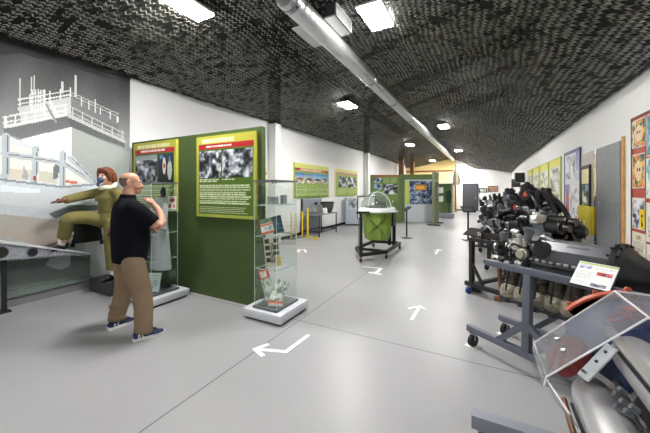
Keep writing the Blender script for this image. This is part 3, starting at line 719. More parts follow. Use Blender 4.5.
# ------------------------------------------------------------------ mannequin
mq = thing('mannequin', 'mannequin in olive flying suit with auburn hair, one foot up on the wing stub', 'mannequin', (-5.2, 2.56, .2), math.radians(188.6))
b = MB(); q, R = head(b, (0,.045,1.615), .15, .97)
b.tube([(0,0,1.4),(0,.01,1.48),(0,.03,1.56)], [.06,.052,.05], 12, 4)
b.stack([(0,0,.9,.13,.1),(0,0,1.15,.13,.09),(0,0,1.36,.15,.09)], 18)
b.tube([(.02,0,1.36),(.19,.03,1.36),(.31,.22,1.3),(.29,.45,1.25)], [.05,.05,.04,.028], 12, 4)
b.tube([(-.02,0,1.36),(-.2,0,1.34),(-.26,-.03,1.08),(-.22,.1,.86)], [.05,.05,.04,.028], 12, 4)
b.tube([(-.1,0,.9),(-.11,.03,.5),(-.1,0,.08)], [.08,.055,.038], 12, 4)
b.tube([(.1,0,.92),(.19,.4,.98),(.345,.42,.62)], [.08,.055,.038], 12, 4)
fuse(b, 'body', M_SKIN2, mq, .009, 3)
b = MB(); hand(b, (.29,.44,1.25), (-.05,.95,-.1), (0,.1,1), 1.0, .25, 1); fuse(b, 'glove', mat('brown_leather_glove',(112,70,54),.6), mq, .005, 2)
b = MB(); hand(b, (-.22,.1,.86), (0,.3,-1), (-1,0,0), 1.0, .4, 1); fuse(b, 'glove', MATS['brown_leather_glove'], mq, .005, 2)
b = MB(); b.ball(q(0,-.02,.05), (.095,.112,.098), 22, R)
for s in (-1,1): b.tube([q(s*.045,.06,.115), q(s*.088,.035,.05), q(s*.094,.02,-.03), q(s*.085,.0,-.085)], [.03,.034,.034,.022], 10, 4); b.tube([q(s*.07,-.06,.05), q(s*.08,-.08,-.05), q(s*.06,-.07,-.1)], [.045,.045,.025], 10, 4)
b.tube([q(-.07,.06,.09), q(-.02,.088,.1), q(.06,.07,.085)], [.025,.028,.024], 10, 4)
fuse(b, 'hair', M_HAIR, mq, .011, 1)
for s in (-1,1): MB().ball(q(s*.032,.082,.003), .012, 10).build('eye', mat('dark_eye',(50,40,36),.4), mq)
b = MB(); b.ball(q(0,.09,-.06), (.05,.045,.05), 14, R); b.tube([q(0,.1,-.08), q(.02,.11,-.12), q(.05,.09,-.15)], [.026,.022,.02], 10, 4); b.build('oxygen_mask', mat('slate_blue_rubber',(70,88,124),.6), mq)
b = MB(); b.tube([(-.09,.0,1.43),(-.06,.085,1.44),(.03,.105,1.43),(.1,.03,1.45),(.06,-.06,1.5),(-.06,-.06,1.5),(-.1,.01,1.43)], .036, 10, 4); fuse(b, 'scarf', mat('cream_silk_scarf',(226,224,208),.6), mq, .012, 2)
b = MB()
b.stack([(0,0,.86,.165,.125),(0,0,.95,.175,.13),(0,0,1.06,.15,.115),(0,0,1.12,.152,.115),(0,.0,1.28,.185,.13),(0,-.005,1.37,.165,.105),(0,0,1.42,.09,.08)], 26)
b.tube([(.1,0,1.36),(.2,.03,1.355),(.315,.22,1.3),(.295,.43,1.25)], [.075,.078,.068,.058], 14, 4)
b.tube([(-.1,0,1.36),(-.21,0,1.34),(-.27,-.03,1.08),(-.225,.08,.89)], [.075,.078,.068,.058], 14, 4)
b.tube([(-.085,0,.92),(-.11,.03,.68),(-.115,.025,.45),(-.11,.0,.24),(-.105,0,.17)], [.115,.108,.1,.1,.105], 16, 4)
b.tube([(.08,0,.9),(.15,.2,.98),(.2,.43,.98),(.26,.435,.86),(.335,.42,.70)], [.11,.1,.09,.085,.084], 16, 4)
suit = fuse(b, 'flying_suit', M_SUIT, mq, .012, 3)
MB().stack([(0,0,1.07,.157,.122),(0,0,1.11,.157,.122)],26).build('waist_belt', M_SUIT, suit)
MB().box((.09,.117,1.27),(.075,.02,.09),None,.006).build('chest_pocket', M_SUIT, suit)
MB().box((.225,.12,1.33),(.05,.006,.012),Matrix.Rotation(.5,4,'Y')).build('name_tape', M_PAPER, suit)
for (x,y,z), d in (((-.1,.0,.02),(0,1,0)), ((.36,.43,.535),(.1,1,-.22))):
    d = V(d).normalized(); o = V((x,y,z))
    b = MB(); b.tube([o+V((-.01 if x>0 else 0,-.0,.17)), o+V((0,0,.06))], [.048,.046], 12, 1); b.ball(o+V((0,0,.07)), .05, 10); b.build('sock', M_WHITE, mq)
    b = MB(); b.tube([o-d*.075+V((0,0,.028)), o+V((0,0,.045)), o+d*.08+V((0,0,.028)), o+d*.17+V((0,0,.012))], [.03,.042,.04,.02], 12, 4); b.tube([o-d*.08+V((0,0,.0)), o+d*.17+V((0,0,-.0))], [.02,.026], 8, 1); sh = b.build('shoe', mat('black_shoe_leather',(20,20,20),.3), mq)
    b = MB()
    for i in range(3): b.bar(o+d*(.03+i*.025)+V((-.03,0,.075-i*.01)), o+d*(.03+i*.025)+V((.03,0,.075-i*.01)), .006)
    b.build('laces', M_BLACK, sh)
b = MB(); b.span(-5.55,-4.96,2.45,2.9,0,.2,.004); tag(b.build('display_step', mat('charcoal_box_paint',(62,64,68),.6)), 'low charcoal box the mannequin stands on before the backdrop', 'box')
# ================================================================== GREEN PARTITION AND ITS PANELS
b = MB(); b.span(-5.66,-2.65,3.17,3.25,.0,2.46); part = b.build('partition_wall', M_GREEN); tag(part, 'long dark green free-standing partition carrying the two tall yellow-edged panels', 'partition')
YG, YD, GR, GD = (190,186,72), (206,206,70), (84,112,40), (70,98,34)
def titled(cv, seed, title_lines=1, x0=.12, x1=.8):
    cv.text(x0,.03,x1,.075,1,(240,240,214),seed,.9,.05,.6)
def text_panel(name, label, x0, x1, z0, z1, y, seed, left):
    cv = Canvas(x1-x0, z1-z0, .0085, YG); cv.grad(0,0,1,1,(190,186,70),(170,180,78)); cv.rect(.04,.085,.955,.965,GR)
    cv.grad(.04,.085,.955,.14,YG,(214,214,90))
    cv.text(.1,.035,.86,.085,1,(240,238,190),seed,1,.05,.5)
    cv.rect(.045,.1,.965,.165,(180,40,46)); cv.text(.18,.118,.78,.145,1,(246,226,226),seed+1,1,.04,.5)
    if not left:
        cv.photo(.055,.185,.44,.515,BW,seed+2,6,5,1.05); cv.photo(.46,.185,.945,.515,BW,seed+3,6,5,1.05)
        cv.text(.055,.535,.42,.575,2,(214,224,190),seed); cv.text(.46,.535,.94,.56,1,(214,224,190),seed+4)
        cv.text(.055,.605,.94,.845,9,(206,218,176),seed+5,.64,.06); cv.text(.055,.87,.9,.955,4,(206,218,176),seed+6,.55,.06)
    else:
        cv.photo(.05,.185,.58,.6,BW,seed+2,7,6,.95); cv.grad(.05,.185,.58,.26,(150,158,166),(176,182,188)); cv.grad(.6,.185,.94,.6,(44,66,84),(30,40,36))
        cv.disc(.74,.36,.035,.12,(236,226,220)); cv.disc(.74,.36,.02,.04,(190,60,60)); cv.disc(.86,.42,.05,.14,(196,206,196)); cv.disc(.86,.27,.02,.05,(120,130,150)); cv.rect(.64,.2,.72,.26,(110,140,170))
        cv.text(.055,.63,.94,.9,11,(206,218,176),seed+5,.55,.06)
    o = cv.build(name, (x0, y, z1), (1,0,0), (0,0,1), .0395); return tag(o, label, 'display panel', 'tall yellow-edged panels on the green partition')
text_panel('exhibit_poster', 'yellow-edged text panel with two black and white photos, right end of the green partition', -3.89, -2.71, 1.20, 2.40, 3.13, 11, False)
text_panel('exhibit_poster', 'yellow-edged panel beside the backdrop with a colour photo of uniforms', -5.54, -4.37, 1.25, 2.42, 3.13, 31, True)

# ================================================================== GLASS CASES
def glass_box(t, x0, x1, y0, y1, z0, z1, th=.006):
    for sp_ in ((x0,x1,y0,y0+th),(x0,x1,y1-th,y1),(x0,x0+th,y0+th,y1-th),(x1-th,x1,y0+th,y1-th)):
        b = MB(); b.span(*sp_, z0, z1); p = b.build('glass_pane', [GLASS, GLEDGE], t, True)
        for f in p.data.polygons:
            ax = max(range(3), key=lambda k: abs(f.normal[k])); big = 1 if (sp_[1]-sp_[0]) > (sp_[3]-sp_[2]) else 0
            f.material_index = 0 if ax == big else 1
def case(label, px, py, gx, gy, zp, zt, shelves):
    t = thing('glass_display_case', label, 'display case', ((px[0]+px[1])/2, (py[0]+py[1])/2, 0))
    b = MB(); b.span(*px, *py, .03, zp, .005); b.build('plinth', M_PLINTH, t, True)
    b = MB(); b.span(px[0]+.03, px[1]-.03, py[0]+.03, py[1]-.03, 0, .03); b.build('toe_kick', M_BLACK, t, True)
    b = MB(); b.span(gx[0]-.015, gx[1]+.015, gy[0]-.015, gy[1]+.015, zp+.0, zp+.03, .003); b.build('base_frame', mat('dark_grey_base',(92,94,100),.4), t, True)
    glass_box(t, *gx, *gy, zp+.03, zt)
    b = MB(); b.span(gx[0]-.012, gx[1]+.012, gy[0]-.012, gy[1]+.012, zt, zt+.022)
    b.build('top_frame', mat('grey_case_top',(110,112,120),.35,.4), t, True)
    b = MB()
    for x, y in ((gx[1]-.03, gy[0]+.03),(gx[1]-.08, gy[0]+.03)): b.cyl((x,y,zt),(x,y,zt-.025),.011)
    b.build('puck_light', M_STEEL, t, True)
    for z in shelves:
        b = MB(); b.span(gx[0]+.01, gx[1]-.01, gy[0]+.01, gy[1]-.01, z-.004, z+.004); p = b.build('glass_shelf', [GLASS, GLEDGE], t, True)
        for f in p.data.polygons: f.material_index = 0 if abs(f.normal.z) > .5 else 1
    return t
case('tall glass showcase on a white plinth at the right end of the green partition', (-2.67,-2.09), (2.83,3.45), (-2.545,-2.20), (2.9,3.34), .13, 1.70, (1.41,1.02,.62))
case('tall glass showcase on a white plinth in front of the visitor holding a grey dress', (-4.5,-3.93), (2.46,3.04), (-4.45,-4.05), (2.52,2.93), .12, 1.69, (1.3,.98,.6))
# contents of the right-hand showcase
def card(name, label, cat, cx, cy, z, w, h, yaw, lean, paint, group=None, th=.006, roll=0.0):
    cv = Canvas(w, h, max(w,h)/26, (230,230,226)); paint(cv)
    Rz = Matrix.Rotation(yaw,3,'Z'); r = Rz @ V((1,0,0)); bk = Rz @ V((0,1,0)); u = (V((0,0,1))*math.cos(lean)+bk*math.sin(lean))
    r, u = r*math.cos(roll)+u*math.sin(roll), u*math.cos(roll)-r*math.sin(roll); z += abs(math.sin(roll))*w/2
    o = V((cx,cy,z))+u*h-r*w/2
    ob = cv.build(name, o, r, u, th)
    MBs = MB(); f = V((cx,cy,z))+u*h*.75-r.cross(u)*(th); MBs.bar(f, V((f.x,f.y,z))+bk*h*.35*1+V((0,0,.002)), .012, .004)
    pr = MBs.build('prop', M_GREY, ob)
    return tag(ob, label, cat, group)
YW = .55
card('photo_card', 'grey photograph card standing left on the top glass shelf', 'card', -2.40,3.08,1.416,.15,.105,YW,.25, lambda c: c.photo(.03,.03,.97,.97,[(120,134,136),(150,162,164),(186,194,194)],5), 'cards on the top shelf of the right showcase')
card('photo_card', 'grey photograph card standing right on the top glass shelf', 'card', -2.285,3.16,1.416,.09,.125,YW,.25, lambda c: c.photo(.03,.03,.97,.97,[(120,130,134),(170,178,180),(200,204,204)],6), 'cards on the top shelf of the right showcase')
def bk1(c): c.rect(0,0,1,1,(214,210,200)); c.photo(0,0,1,.3,[(50,80,60),(90,120,90),(160,170,140)],7); c.rect(0,.33,1,.48,(206,98,70)); c.photo(.3,.5,.95,.8,[(50,70,110),(180,190,200),(236,236,230)],8); c.rect(0,.84,1,1,(196,96,66))
def bk2(c): c.rect(0,0,1,1,(34,62,84)); c.photo(.1,.1,.9,.9,[(24,44,62),(40,76,96),(80,120,130)],9)
card('booklet', 'orange and white booklet leaning on the middle glass shelf', 'booklet', -2.42,3.02,1.026,.16,.2,YW-.1,.35,bk1,roll=.28)
card('booklet', 'dark blue booklet leaning behind the orange one', 'booklet', -2.35,3.15,1.026,.14,.23,YW,.3,bk2,roll=.24)
def bd(c):
    c.rect(0,0,1,1,(198,194,176))
    for i in range(4):
        for j in (0,1):
            if j == 0 or i != 3: c.rect(.08+j*.55,.05+i*.22,.36+j*.55,.19+i*.22,(60,58,56))
    c.photo(.36,.2,.64,.9,[(50,54,50),(120,120,100),(190,186,160)],4); c.rect(.75,.7,1,1,(226,190,90))
card('photo_board', 'cream board of small dark squares leaning below the middle shelf', 'board', -2.335,3.02,.628,.2,.36,YW-.15,.14,bd,roll=.14)
card('leaflet', 'small red and white leaflet on its stand near the plinth', 'leaflet', -2.43,3.09,.166,.13,.4,YW,.2,lambda c: (c.rect(0,0,1,.32,(200,80,66)), c.rect(.12,.06,.8,.26,(230,216,206)), c.photo(0,.32,1,1,[(120,130,124),(180,186,178),(220,222,216)],3)),roll=.3)
card('map_sheet', 'pale folded map leaning over the orange book', 'map', -2.35,3.07,.166,.17,.26,YW-.2,.5,lambda c: c.photo(0,0,1,1,[(110,120,116),(196,204,196),(234,236,230)],2,6,6,1.4),roll=-.3)
b = MB(); b.box((-2.30,3.02,.181),(.19,.07,.04),YW-.1,.003); t = b.build('orange_book', M_ORANGE); tag(t, 'orange book lying at the foot of the right showcase', 'book')
b = MB(); b.box((-2.295,3.015,.181),(.175,.075,.03),YW-.1); b.build('page_block', M_PAPER, t)
# contents of the left showcase: grey dress, cap, armband papers
t = thing('uniform_dress', 'long pale grey nurse dress with a small red cross hanging in the left showcase', 'dress', (-4.25,2.79,.17))
b = MB(); b.stack([(.0,0,.26,.19,.12),(0,0,.5,.17,.11),(0,0,.8,.14,.09),(0,0,.98,.115,.075),(0,0,1.15,.135,.08),(0,0,1.27,.11,.06),(0,0,1.32,.05,.05)],24)
b.tube([(.08,0,1.24),(.14,-.03,1.05),(.15,-.05,.85)],[.05,.045,.04],10,4); b.tube([(-.08,0,1.24),(-.14,-.03,1.05),(-.15,-.05,.85)],[.05,.045,.04],10,4)
fuse(b,'dress', mat('pale_grey_cotton',(196,200,206),.8,bump=.5,bscale=10), t, .011, 3)
b = MB(); b.box((.02,-.078,1.12),(.045,.012,.014)); b.box((.02,-.078,1.12),(.014,.012,.045)); b.build('red_cross', M_RED, t)
b = MB(); b.cyl((0,0,.0),(0,0,.4),.018); b.lathe((0,0,0),(0,0,1),[(0,.13),(.015,.13)],20); b.build('stand', M_DARKM, t)
b = MB(); b.tube([(0,0,1.32),(0,0,1.36)],.012,8,1); b.build('hanger_hook', M_STEEL, t)
t = thing('cap', 'dark oval service cap perched on a peg in the left showcase', 'cap', (-4.31,2.87,1.56))
b = MB(); b.ball((0,0,0),(.055,.03,.09),16); b.build('crown', mat('dark_blue_cap_cloth',(34,40,48),.8), t)
b = MB(); b.cyl((0,0,-.255),(0,0,-.02),.008); b.lathe((0,0,-.255),(0,0,1),[(0,.04),(.006,.04)],14); b.build('peg', M_STEEL, t)
card('armband_sheet', 'white sheet with red and dark emblems in the left showcase', 'sheet', -4.11,2.87,1.31,.12,.2,.6,.15,lambda c: (c.disc(.5,.3,.4,.22,(226,150,150)), c.disc(.5,.3,.2,.1,(60,60,90)), c.rect(.1,.62,.45,.9,(190,70,70)), c.rect(.6,.6,.9,.9,(206,120,110))))
card('frame_card', 'pale blue-green framed sheet leaning at the foot of the left showcase', 'frame', -4.12,2.58,.156,.2,.28,.5,.3,lambda c: (c.rect(0,0,1,1,(90,98,104)), c.rect(.06,.05,.94,.95,(196,212,210)), c.text(.15,.15,.85,.8,6,(150,164,166),3)))

# ================================================================== LEFT WALL
def wall_panel(name, label, y0, y1, z0, z1, paint, x=XL+.055, cell=.02, cat='display panel', grp=None):
    cv = Canvas(y1-y0, z1-z0, cell, (230,230,230)); paint(cv)
    o = cv.build(name, (x, y0, z1), (0,1,0), (0,0,1), .0545); return tag(o, label, cat, grp)
SKYP = [(40,80,130),(80,140,200),(150,190,226),(236,240,244),(176,120,80)]
def lp1(c):
    c.grad(0,0,1,.14,(226,216,110),(206,212,130)); c.rect(0,.14,1,1,(146,168,84)); c.rect(.02,.13,.98,.22,(186,104,84)); c.rect(.02,.14,.13,.2,(150,50,40)); c.rect(.88,.15,.98,.21,(150,50,40)); c.text(.16,.15,.86,.2,1,(226,200,170),3,1,.05,.5)
    for i in range(4):
        a = .03+i*.242; w_ = .232; rg_ = random.Random(40+i); c.grad(a,.27,a+w_,.47,((50,110,170),(90,120,150),(60,140,200),(50,130,190))[i],(206,220,232)); c.photo(a,.47,a+w_,.58,[(120,110,90),(196,186,160),(230,226,214)],40+i,4,2)
        fy = .42+.04*rg_.random(); c.poly([(a+.02,fy),(a+w_*.55,fy-.035),(a+w_-.015,fy+.01),(a+w_-.02,fy+.03),(a+.03,fy+.035)], ((150,90,60),(90,80,76),(50,60,70),(60,110,90))[i]); c.poly([(a+w_*.35,fy+.01),(a+w_*.7,fy+.09),(a+w_*.78,fy+.085),(a+w_*.55,fy)], (70,74,80)); c.poly([(a+w_*.8,fy-.06),(a+w_*.92,fy-.06),(a+w_*.9,fy+.02),(a+w_*.8,fy+.02)], (196,120,80))
    for i in range(3): c.rect(.04+i*.33,.66,.32+i*.33,.93,(176,194,130)); c.text(.05+i*.33,.68,.31+i*.33,.92,9,(120,142,78),50+i,.45,.08,1.2)
    c.rect(0,.96,1,1,(96,140,40)); c.rect(0,.0,.012,1,(120,150,60))
wall_panel('exhibit_poster', 'wide green and yellow wall panel with four aircraft photos above the work table', 8.52, 11.1, 1.33, 2.54, lp1)
def lp2(c):
    c.grad(0,0,1,.14,(230,222,140),(214,214,150)); c.rect(0,.14,1,1,(160,180,100)); c.rect(.03,.12,.97,.2,(196,150,120)); c.photo(.12,.26,.47,.68,BW,61,5,5,1.2); c.photo(.54,.26,.93,.68,BW,62,5,5,1.2)
    c.text(.08,.75,.47,.95,6,(196,208,150),63,.5,.08,1.3); c.text(.53,.75,.95,.95,6,(196,208,150),64,.5,.08,1.3)
wall_panel('exhibit_poster', 'green wall panel with two black and white photos near the second white column', 11.75, 14.3, 1.33, 2.54, lp2)
def lp3(c):
    c.rect(0,0,1,1,(214,224,190)); c.grad(0,0,1,.13,(226,222,160),(220,220,180)); c.rect(.5,.14,1,.2,(190,110,90)); c.rect(.02,.5,.98,.98,(170,194,130)); c.text(.08,.55,.92,.92,10,(140,166,100),70)
wall_panel('exhibit_poster', 'pale green wall panel seen through the right showcase, behind the partition end', 5.4, 7.08, 1.2, 2.28, lp3)
# small socket under the wide panel
b = MB(); b.span(XL+.0,XL+.03,9.02,9.1,1.14,1.24); t = b.build('wall_switch', M_LGREY); tag(t, 'small grey switch box on the white wall under the wide panel', 'switch'); MB().span(XL+.03,XL+.04,9.04,9.08,1.17,1.21).build('rocker', M_DARKM, t)
# grey backing board behind the table
b = MB(); b.span(XL+.03,XL+.07,9.05,10.45,.03,1.27); t = b.build('backing_board', mat('blue_grey_board',(150,154,164),.6)); tag(t, 'blue-grey board leaning on the wall behind the work table', 'board')
MB().span(XL+.02,XL+.08,9.01,9.05,.0,1.29).build('edge_strip', M_BLACK, t)
# table
t = thing('work_table', 'thin black steel table against the left wall', 'table', (-5.25,9.53,0))
b = MB(); b.span(-.35,.33,-.68,.68,.745,.77); b.build('tabletop', mat('grey_tabletop',(120,122,126),.4), t)
for x in (-.33,.31):
    for y in (-.66,.66): MB().span(x-.015,x+.015,y-.015,y+.015,0,.745).build('leg', M_BLACK, t)
b = MB(); [b.span(x-.012,x+.012,-.66,.66,.15,.18) for x in (-.33,.31)]; [b.span(-.33,.31,y-.012,y+.012,.15,.18) for y in (-.66,.66)]; b.build('stretcher', M_BLACK, t)
t = thing('mesh_drum', 'dark mesh engine drum standing on the table', 'engine part', (-5.2,9.95,.77))
b = MB(); b.lathe((0,0,0),(0,0,1),[(0,.15),(.02,.18),(.2,.24),(.36,.26),(.38,.26),(.38,.23),(.1,.16)],22); b.build('drum', mat('dark_mesh',(86,86,84),.5,.4,var=.5,vscale=60), t)
b = MB(); b.lathe((0,0,.35),(0,0,1),[(0,.262),(.03,.27),(.04,.262)],22,False,False); b.build('rim', M_DARKM, t)
t = thing('engine_block_sample', 'grey finned engine piece on the table left of the drum', 'engine part', (-5.3,9.3,.77))
b = MB(); [b.box((0,-.2+i*.05,.17),(.3,.03,.3-.02*abs(i-4))) for i in range(9)]; b.box((0,0,.16),(.24,.42,.24)); b.build('finned_block', mat('grey_finned',(140,142,146),.5,.3,var=.2), t)
b = MB(); b.cyl((0,.0,.3),(0,.0,.4),.06); b.cyl((.05,-.15,.3),(.05,-.15,.36),.03); b.build('port', M_DARKM, t)
card('table_sign', 'small white sign card leaning on the table edge', 'sign', -4.99,9.42,.772,.17,.2,.9,.3,lambda c: c.text(.1,.1,.9,.9,6,(170,170,170),2))
# stanchions
def stanchion(x, y, h, label, r=.028, foot=0.0):
    t = thing('barrier_post', label, 'barrier post', (x,y,0), foot, 'yellow barrier posts by the left wall')
    b = MB(); b.lathe((0,0,.015),(0,0,1),[(0,r),(h-.03,r),(h-.015,r*.6)],12); b.build('post', M_YEL, t)
    b = MB(); b.span(-.05,.05,-.2,.2,0,.015); b.build('foot_plate', M_YEL if foot else M_GREY, t)
stanchion(-5.62,8.2,.86,'thin yellow barrier post farthest left, seen through the showcase glass',.02); stanchion(-5.5,8.3,.86,'thin yellow barrier post second from left, by the showcase edge',.02)
stanchion(-5.45,8.62,.88,'yellow barrier post with a grey foot left of the table'); stanchion(-5.3,8.72,.98,'thick yellow barrier post leaning nearest the table',.036,1.2)
b = MB(); b.span(-5.05,-4.75,8.5,8.62,0,.02); b.box((-4.9,8.56,.03),(.16,.08,.02)); tag(b.build('floor_bracket', M_YEL), 'yellow bracket lying on the floor before the table', 'bracket')
# exhibit cabinet past the second column
t = thing('exhibit_cabinet', 'pale grey exhibit counter with an engine drawing on its front beside the left wall', 'cabinet', (-5.30,12.75,0), .45)
MB().span(-.36,.36,-.2,.4,.06,1.24,.004).build('body', mat('pale_blue_grey',(186,194,206),.6), t)
MB().span(-.38,.38,-.22,.42,0,.06).build('plinth', M_BLACK, t)
cv = Canvas(.6,.46,.02,(206,212,220)); cv.photo(.1,.05,.95,.9,[(90,98,104),(170,178,186),(220,224,228)],77,6,5,1.2)
cv.build('front_print', wm(t) @ V((-.3,-.204,1.2)), wm(t).to_3x3() @ V((1,0,0)), (0,0,1), .003, t)
# ================================================================== GUN TURRET ON ITS CART
t = thing('gun_turret', 'bright green aircraft turret tub with a clear dome on a black wheeled cart', 'gun turret', (-2.33,7.1,0))
A, B_, C_, D_ = V((-2.42,6.25,0)), V((-2.02,6.85,0)), V((-2.03,8.15,0)), V((-2.76,8.1,0)); E_ = V((-2.80,6.9,0))
Z = lambda p, z: V((p.x, p.y, z))
ring_ = [A,B_,C_,D_,E_]
b = MB(); [b.bar(Z(p,.16), Z(q_,.16), .06, .075) for p, q_ in zip(ring_, ring_[1:]+ring_[:1])]; b.bar(Z(B_,.165), Z(E_,.165), .05,.06); b.build('base_frame', M_BLACK, t, True)
for p, h in ((A,1.1),): b = MB(); b.bar(Z(p,.12), Z(p,h), .055); b.build('upright', M_BLACK, t, True)
for p in (V((-2.08,7.75,0)), V((-2.2,7.75,0))): b = MB(); b.bar(Z(p,.16), Z(p,1.06), .075); b.build('upright', M_BLACK, t, True)
b = MB(); b.bar(Z(A,1.1)-V((.05,.1,0)), V((-2.08,7.75,1.03)), .04,.05); b.build('top_rail', M_BLACK, t, True)
for p, m_ in ((A,M_COPPER),(B_,M_RUBBER),(C_,M_RUBBER),(D_,M_RUBBER)):
    b = MB(); b.cyl((p.x-.02,p.y,.045),(p.x+.02,p.y,.045),.045); c_ = b.build('caster', m_, t, True)
    b = MB(); b.bar((p.x,p.y,.05),(p.x,p.y,.125),.05,.03); b.build('fork', M_STEEL, c_, True)
TC = V((-2.31,7.05,0))
b = MB(); b.lathe(Z(TC,.40),(0,0,1),[(0,.25),(.03,.295),(.2,.338),(.45,.35),(.68,.355)],12); b.build('tub', M_TURRET, t, True, 20)
b = MB()
for a in (-2.3,-1.5,-.7,.2): b.bar(Z(TC,.52)+V((math.cos(a)*.3,math.sin(a)*.3,0)), Z(TC,1.06)+V((math.cos(a)*.347,math.sin(a)*.347,0)), .016,.02)
b.build('tub_seam', mat('dark_olive_seam',(78,98,38),.5), t, True)
def strap(p, q_): 
    b = MB(); b.bar(p, q_, .05, .012); return b.build('cross_brace', mat('dark_olive_brace',(70,86,44),.5), t, True)
va = V((0.26,-.965,0)); sa = V((.965,.26,0))
strap(Z(TC,.58)+va*.355+sa*.2, Z(TC,1.0)+va*.35-sa*.25); strap(Z(TC,.58)+va*.35-sa*.17, Z(TC,1.0)+va*.35+sa*.25)
b = MB(); b.lathe(Z(TC,1.07),(0,0,1),[(0,.36),(.0,.45),(.03,.465),(.07,.445),(.11,.415),(.11,.40),(.03,.35)],32,False,False); b.build('collar_ring', M_WHITE, t, True)
b = MB(); b.prism([(0,0),(.36,-.06),(.4,.05),(.05,.3)], Z(TC,1.09)+V((.15,-.2,0)), (1,.2,0), (-.2,1,0), (0,0,1), .03); b.build('side_deck', M_WHITE, t, True)
prof = [(.395*math.sin(a), .38*math.cos(a)) for a in [i*PI/2/10 for i in range(10,-1,-1)]]
b = MB(); b.lathe(Z(TC,1.17),(0,0,1),[(z, max(x,.004)) for x, z in prof],28,False,True); b.build('dome', clear_mat('dome_perspex',(232,238,234),.05,.03,.10), t, True)
b = MB()
arc = [Z(TC,1.17)+V((0.02+math.cos(a)*.398*.3, math.cos(a)*.398*.95, .384*math.sin(a))) for a in [i*PI/12 for i in range(13)]]
b.tube(arc,.011,8,1); b.tube([Z(TC,1.17)+V((math.cos(a)*.398*.95,-math.cos(a)*.398*.3,.384*math.sin(a))) for a in [i*PI/12 for i in range(13)]],.011,8,1)
b.build('dome_rib', mat('pale_frame_paint',(200,204,200),.4), t, True)
b = MB(); b.tube([Z(TC,1.18)+V((math.cos(a)*.26,math.sin(a)*.26,.02)) for a in [PI+.3+i*.25 for i in range(11)]],.03,8,1); b.box(Z(TC,1.25)+V((.1,.05,0)),(.16,.12,.14),.4); b.cyl(Z(TC,1.25)+V((-.05,.1,0)),Z(TC,1.38)+V((-.05,.1,0)),.05); b.build('gun_sight', mat('dark_grey_sight',(76,80,78),.5), t, True)
b = MB(); b.box((-2.05,7.45,.88),(.12,.2,.34)); b.cyl((-2.05,7.4,.7),(-2.05,7.4,1.0),.05); b.build('drive_motor', M_BLACKM, t, True)
b = MB(); b.cyl((-2.06,7.2,1.06),(-2.06,7.2,1.2),.03); b.box((-2.06,7.2,1.16),(.05,.05,.1)); b.build('yellow_handle', mat('lime_handle',(170,190,60),.5), t, True)
# reading lectern and framed sign by the turret
def lectern(label, x, y, h, rz, w=.36, d=.26):
    t = thing('reading_lectern', label, 'lectern', (x,y,0), rz)
    b = MB(); b.span(-.02,.02,-.02,.02,.01,h-.06); b.build('post', M_BLACK, t)
    b = MB(); b.span(-.15,.15,-.15,.15,0,.012); b.build('foot_plate', M_BLACK, t)
    b = MB(); b.box((0,0,h-.03),(w,d,.02),Matrix.Rotation(.6,4,'X')); b.build('reading_board', M_BLACKM, t)
    cv = Canvas(w*.9,d*.85,.02,(50,52,54)); cv.text(.1,.2,.9,.9,6,(90,92,92),5); cv.rect(0,0,1,.1,(70,80,60)); T = wm(t); Rx = Matrix.Rotation(.6,3,'X')
    r = T.to_3x3() @ V((1,0,0)); u = T.to_3x3() @ (Rx @ V((0,1,0))); n = r.cross(u)
    cv.build('caption_sheet', T @ V((0,0,h-.03))+n*.013-r*w*.45+u*d*.425, r, u, .002, t)
lectern('slim black lectern with a tilted caption board standing right behind the green turret', -2.29, 10.1, 1.0, -1.0)
t = thing('sign_stand', 'white notice in a thin black frame on a stand left behind the turret', 'sign stand', (-3.1,8.45,0), .35)
b = MB(); b.span(-.27,.27,-.015,.015,.74,.765); b.span(-.27,.27,-.015,.015,1.4,1.425); b.span(-.27,-.245,-.015,.015,.74,1.425); b.span(.245,.27,-.015,.015,.74,1.425); b.build('frame', M_BLACK, t)
MB().span(-.245,.245,-.005,.005,.765,1.4).build('notice', M_WHITE, t)
b = MB(); b.span(-.24,-.215,-.012,.012,.015,.74); b.span(.215,.24,-.012,.012,.015,.74); b.build('leg', M_GREY, t)
b = MB(); b.span(-.26,.26,-.14,.14,0,.015); b.build('foot_plate', M_GREY, t)

# ================================================================== FAR DISPLAY WALLS
def angled(p, q_):
    p, q_ = V((*p,0)), V((*q_,0)); d = (q_-p); return p, d.length, math.atan2(d.y, d.x)
p, Ld, a = angled((-5.05,14.35), (-3.66,15.03))
t = thing('display_wall', 'green display wall with a red header strip and engine photos beyond the turret', 'display wall', tuple(p), a)
MB().span(0,Ld,0,.1,0,2.36).build('panel', M_GREEN2, t)
T = wm(t); r = T.to_3x3() @ V((1,0,0))
def on_panel(name, cv, x, z): return cv.build(name, T @ V((x,-.012,z)), r, (0,0,1), .01, t)
cv = Canvas(1.28,1.3,.02,(150,176,96)); cv.rect(0,0,1,.05,(196,92,80)); cv.rect(0,.05,1,1,(122,150,76))
cv.photo(.05,.09,.38,.3,[(60,70,80),(140,160,180),(226,232,238)],81,4,3,1.2); cv.photo(.05,.34,.38,.56,[(50,70,90),(120,150,180),(226,232,238)],82,4,3,1.2); cv.photo(.4,.34,.97,.72,BW,83,6,5,1.1)
cv.text(.42,.09,.66,.3,7,(176,196,140),84,.5,.1,2); cv.text(.7,.09,.95,.3,7,(176,196,140),85,.5,.1,2)
on_panel('photo_panel', cv, .1, 2.33)
MB().span(Ld-.03,Ld+.02,-.03,.1,0,2.4).build('end_post', M_GREEN2, t)
p, Ld, a = angled((-3.62,15.05), (-2.2,15.72))
t = thing('display_booth', 'green booth framing a white board covered with a blue photo map', 'display booth', tuple(p), a)
T = wm(t); r = T.to_3x3() @ V((1,0,0))
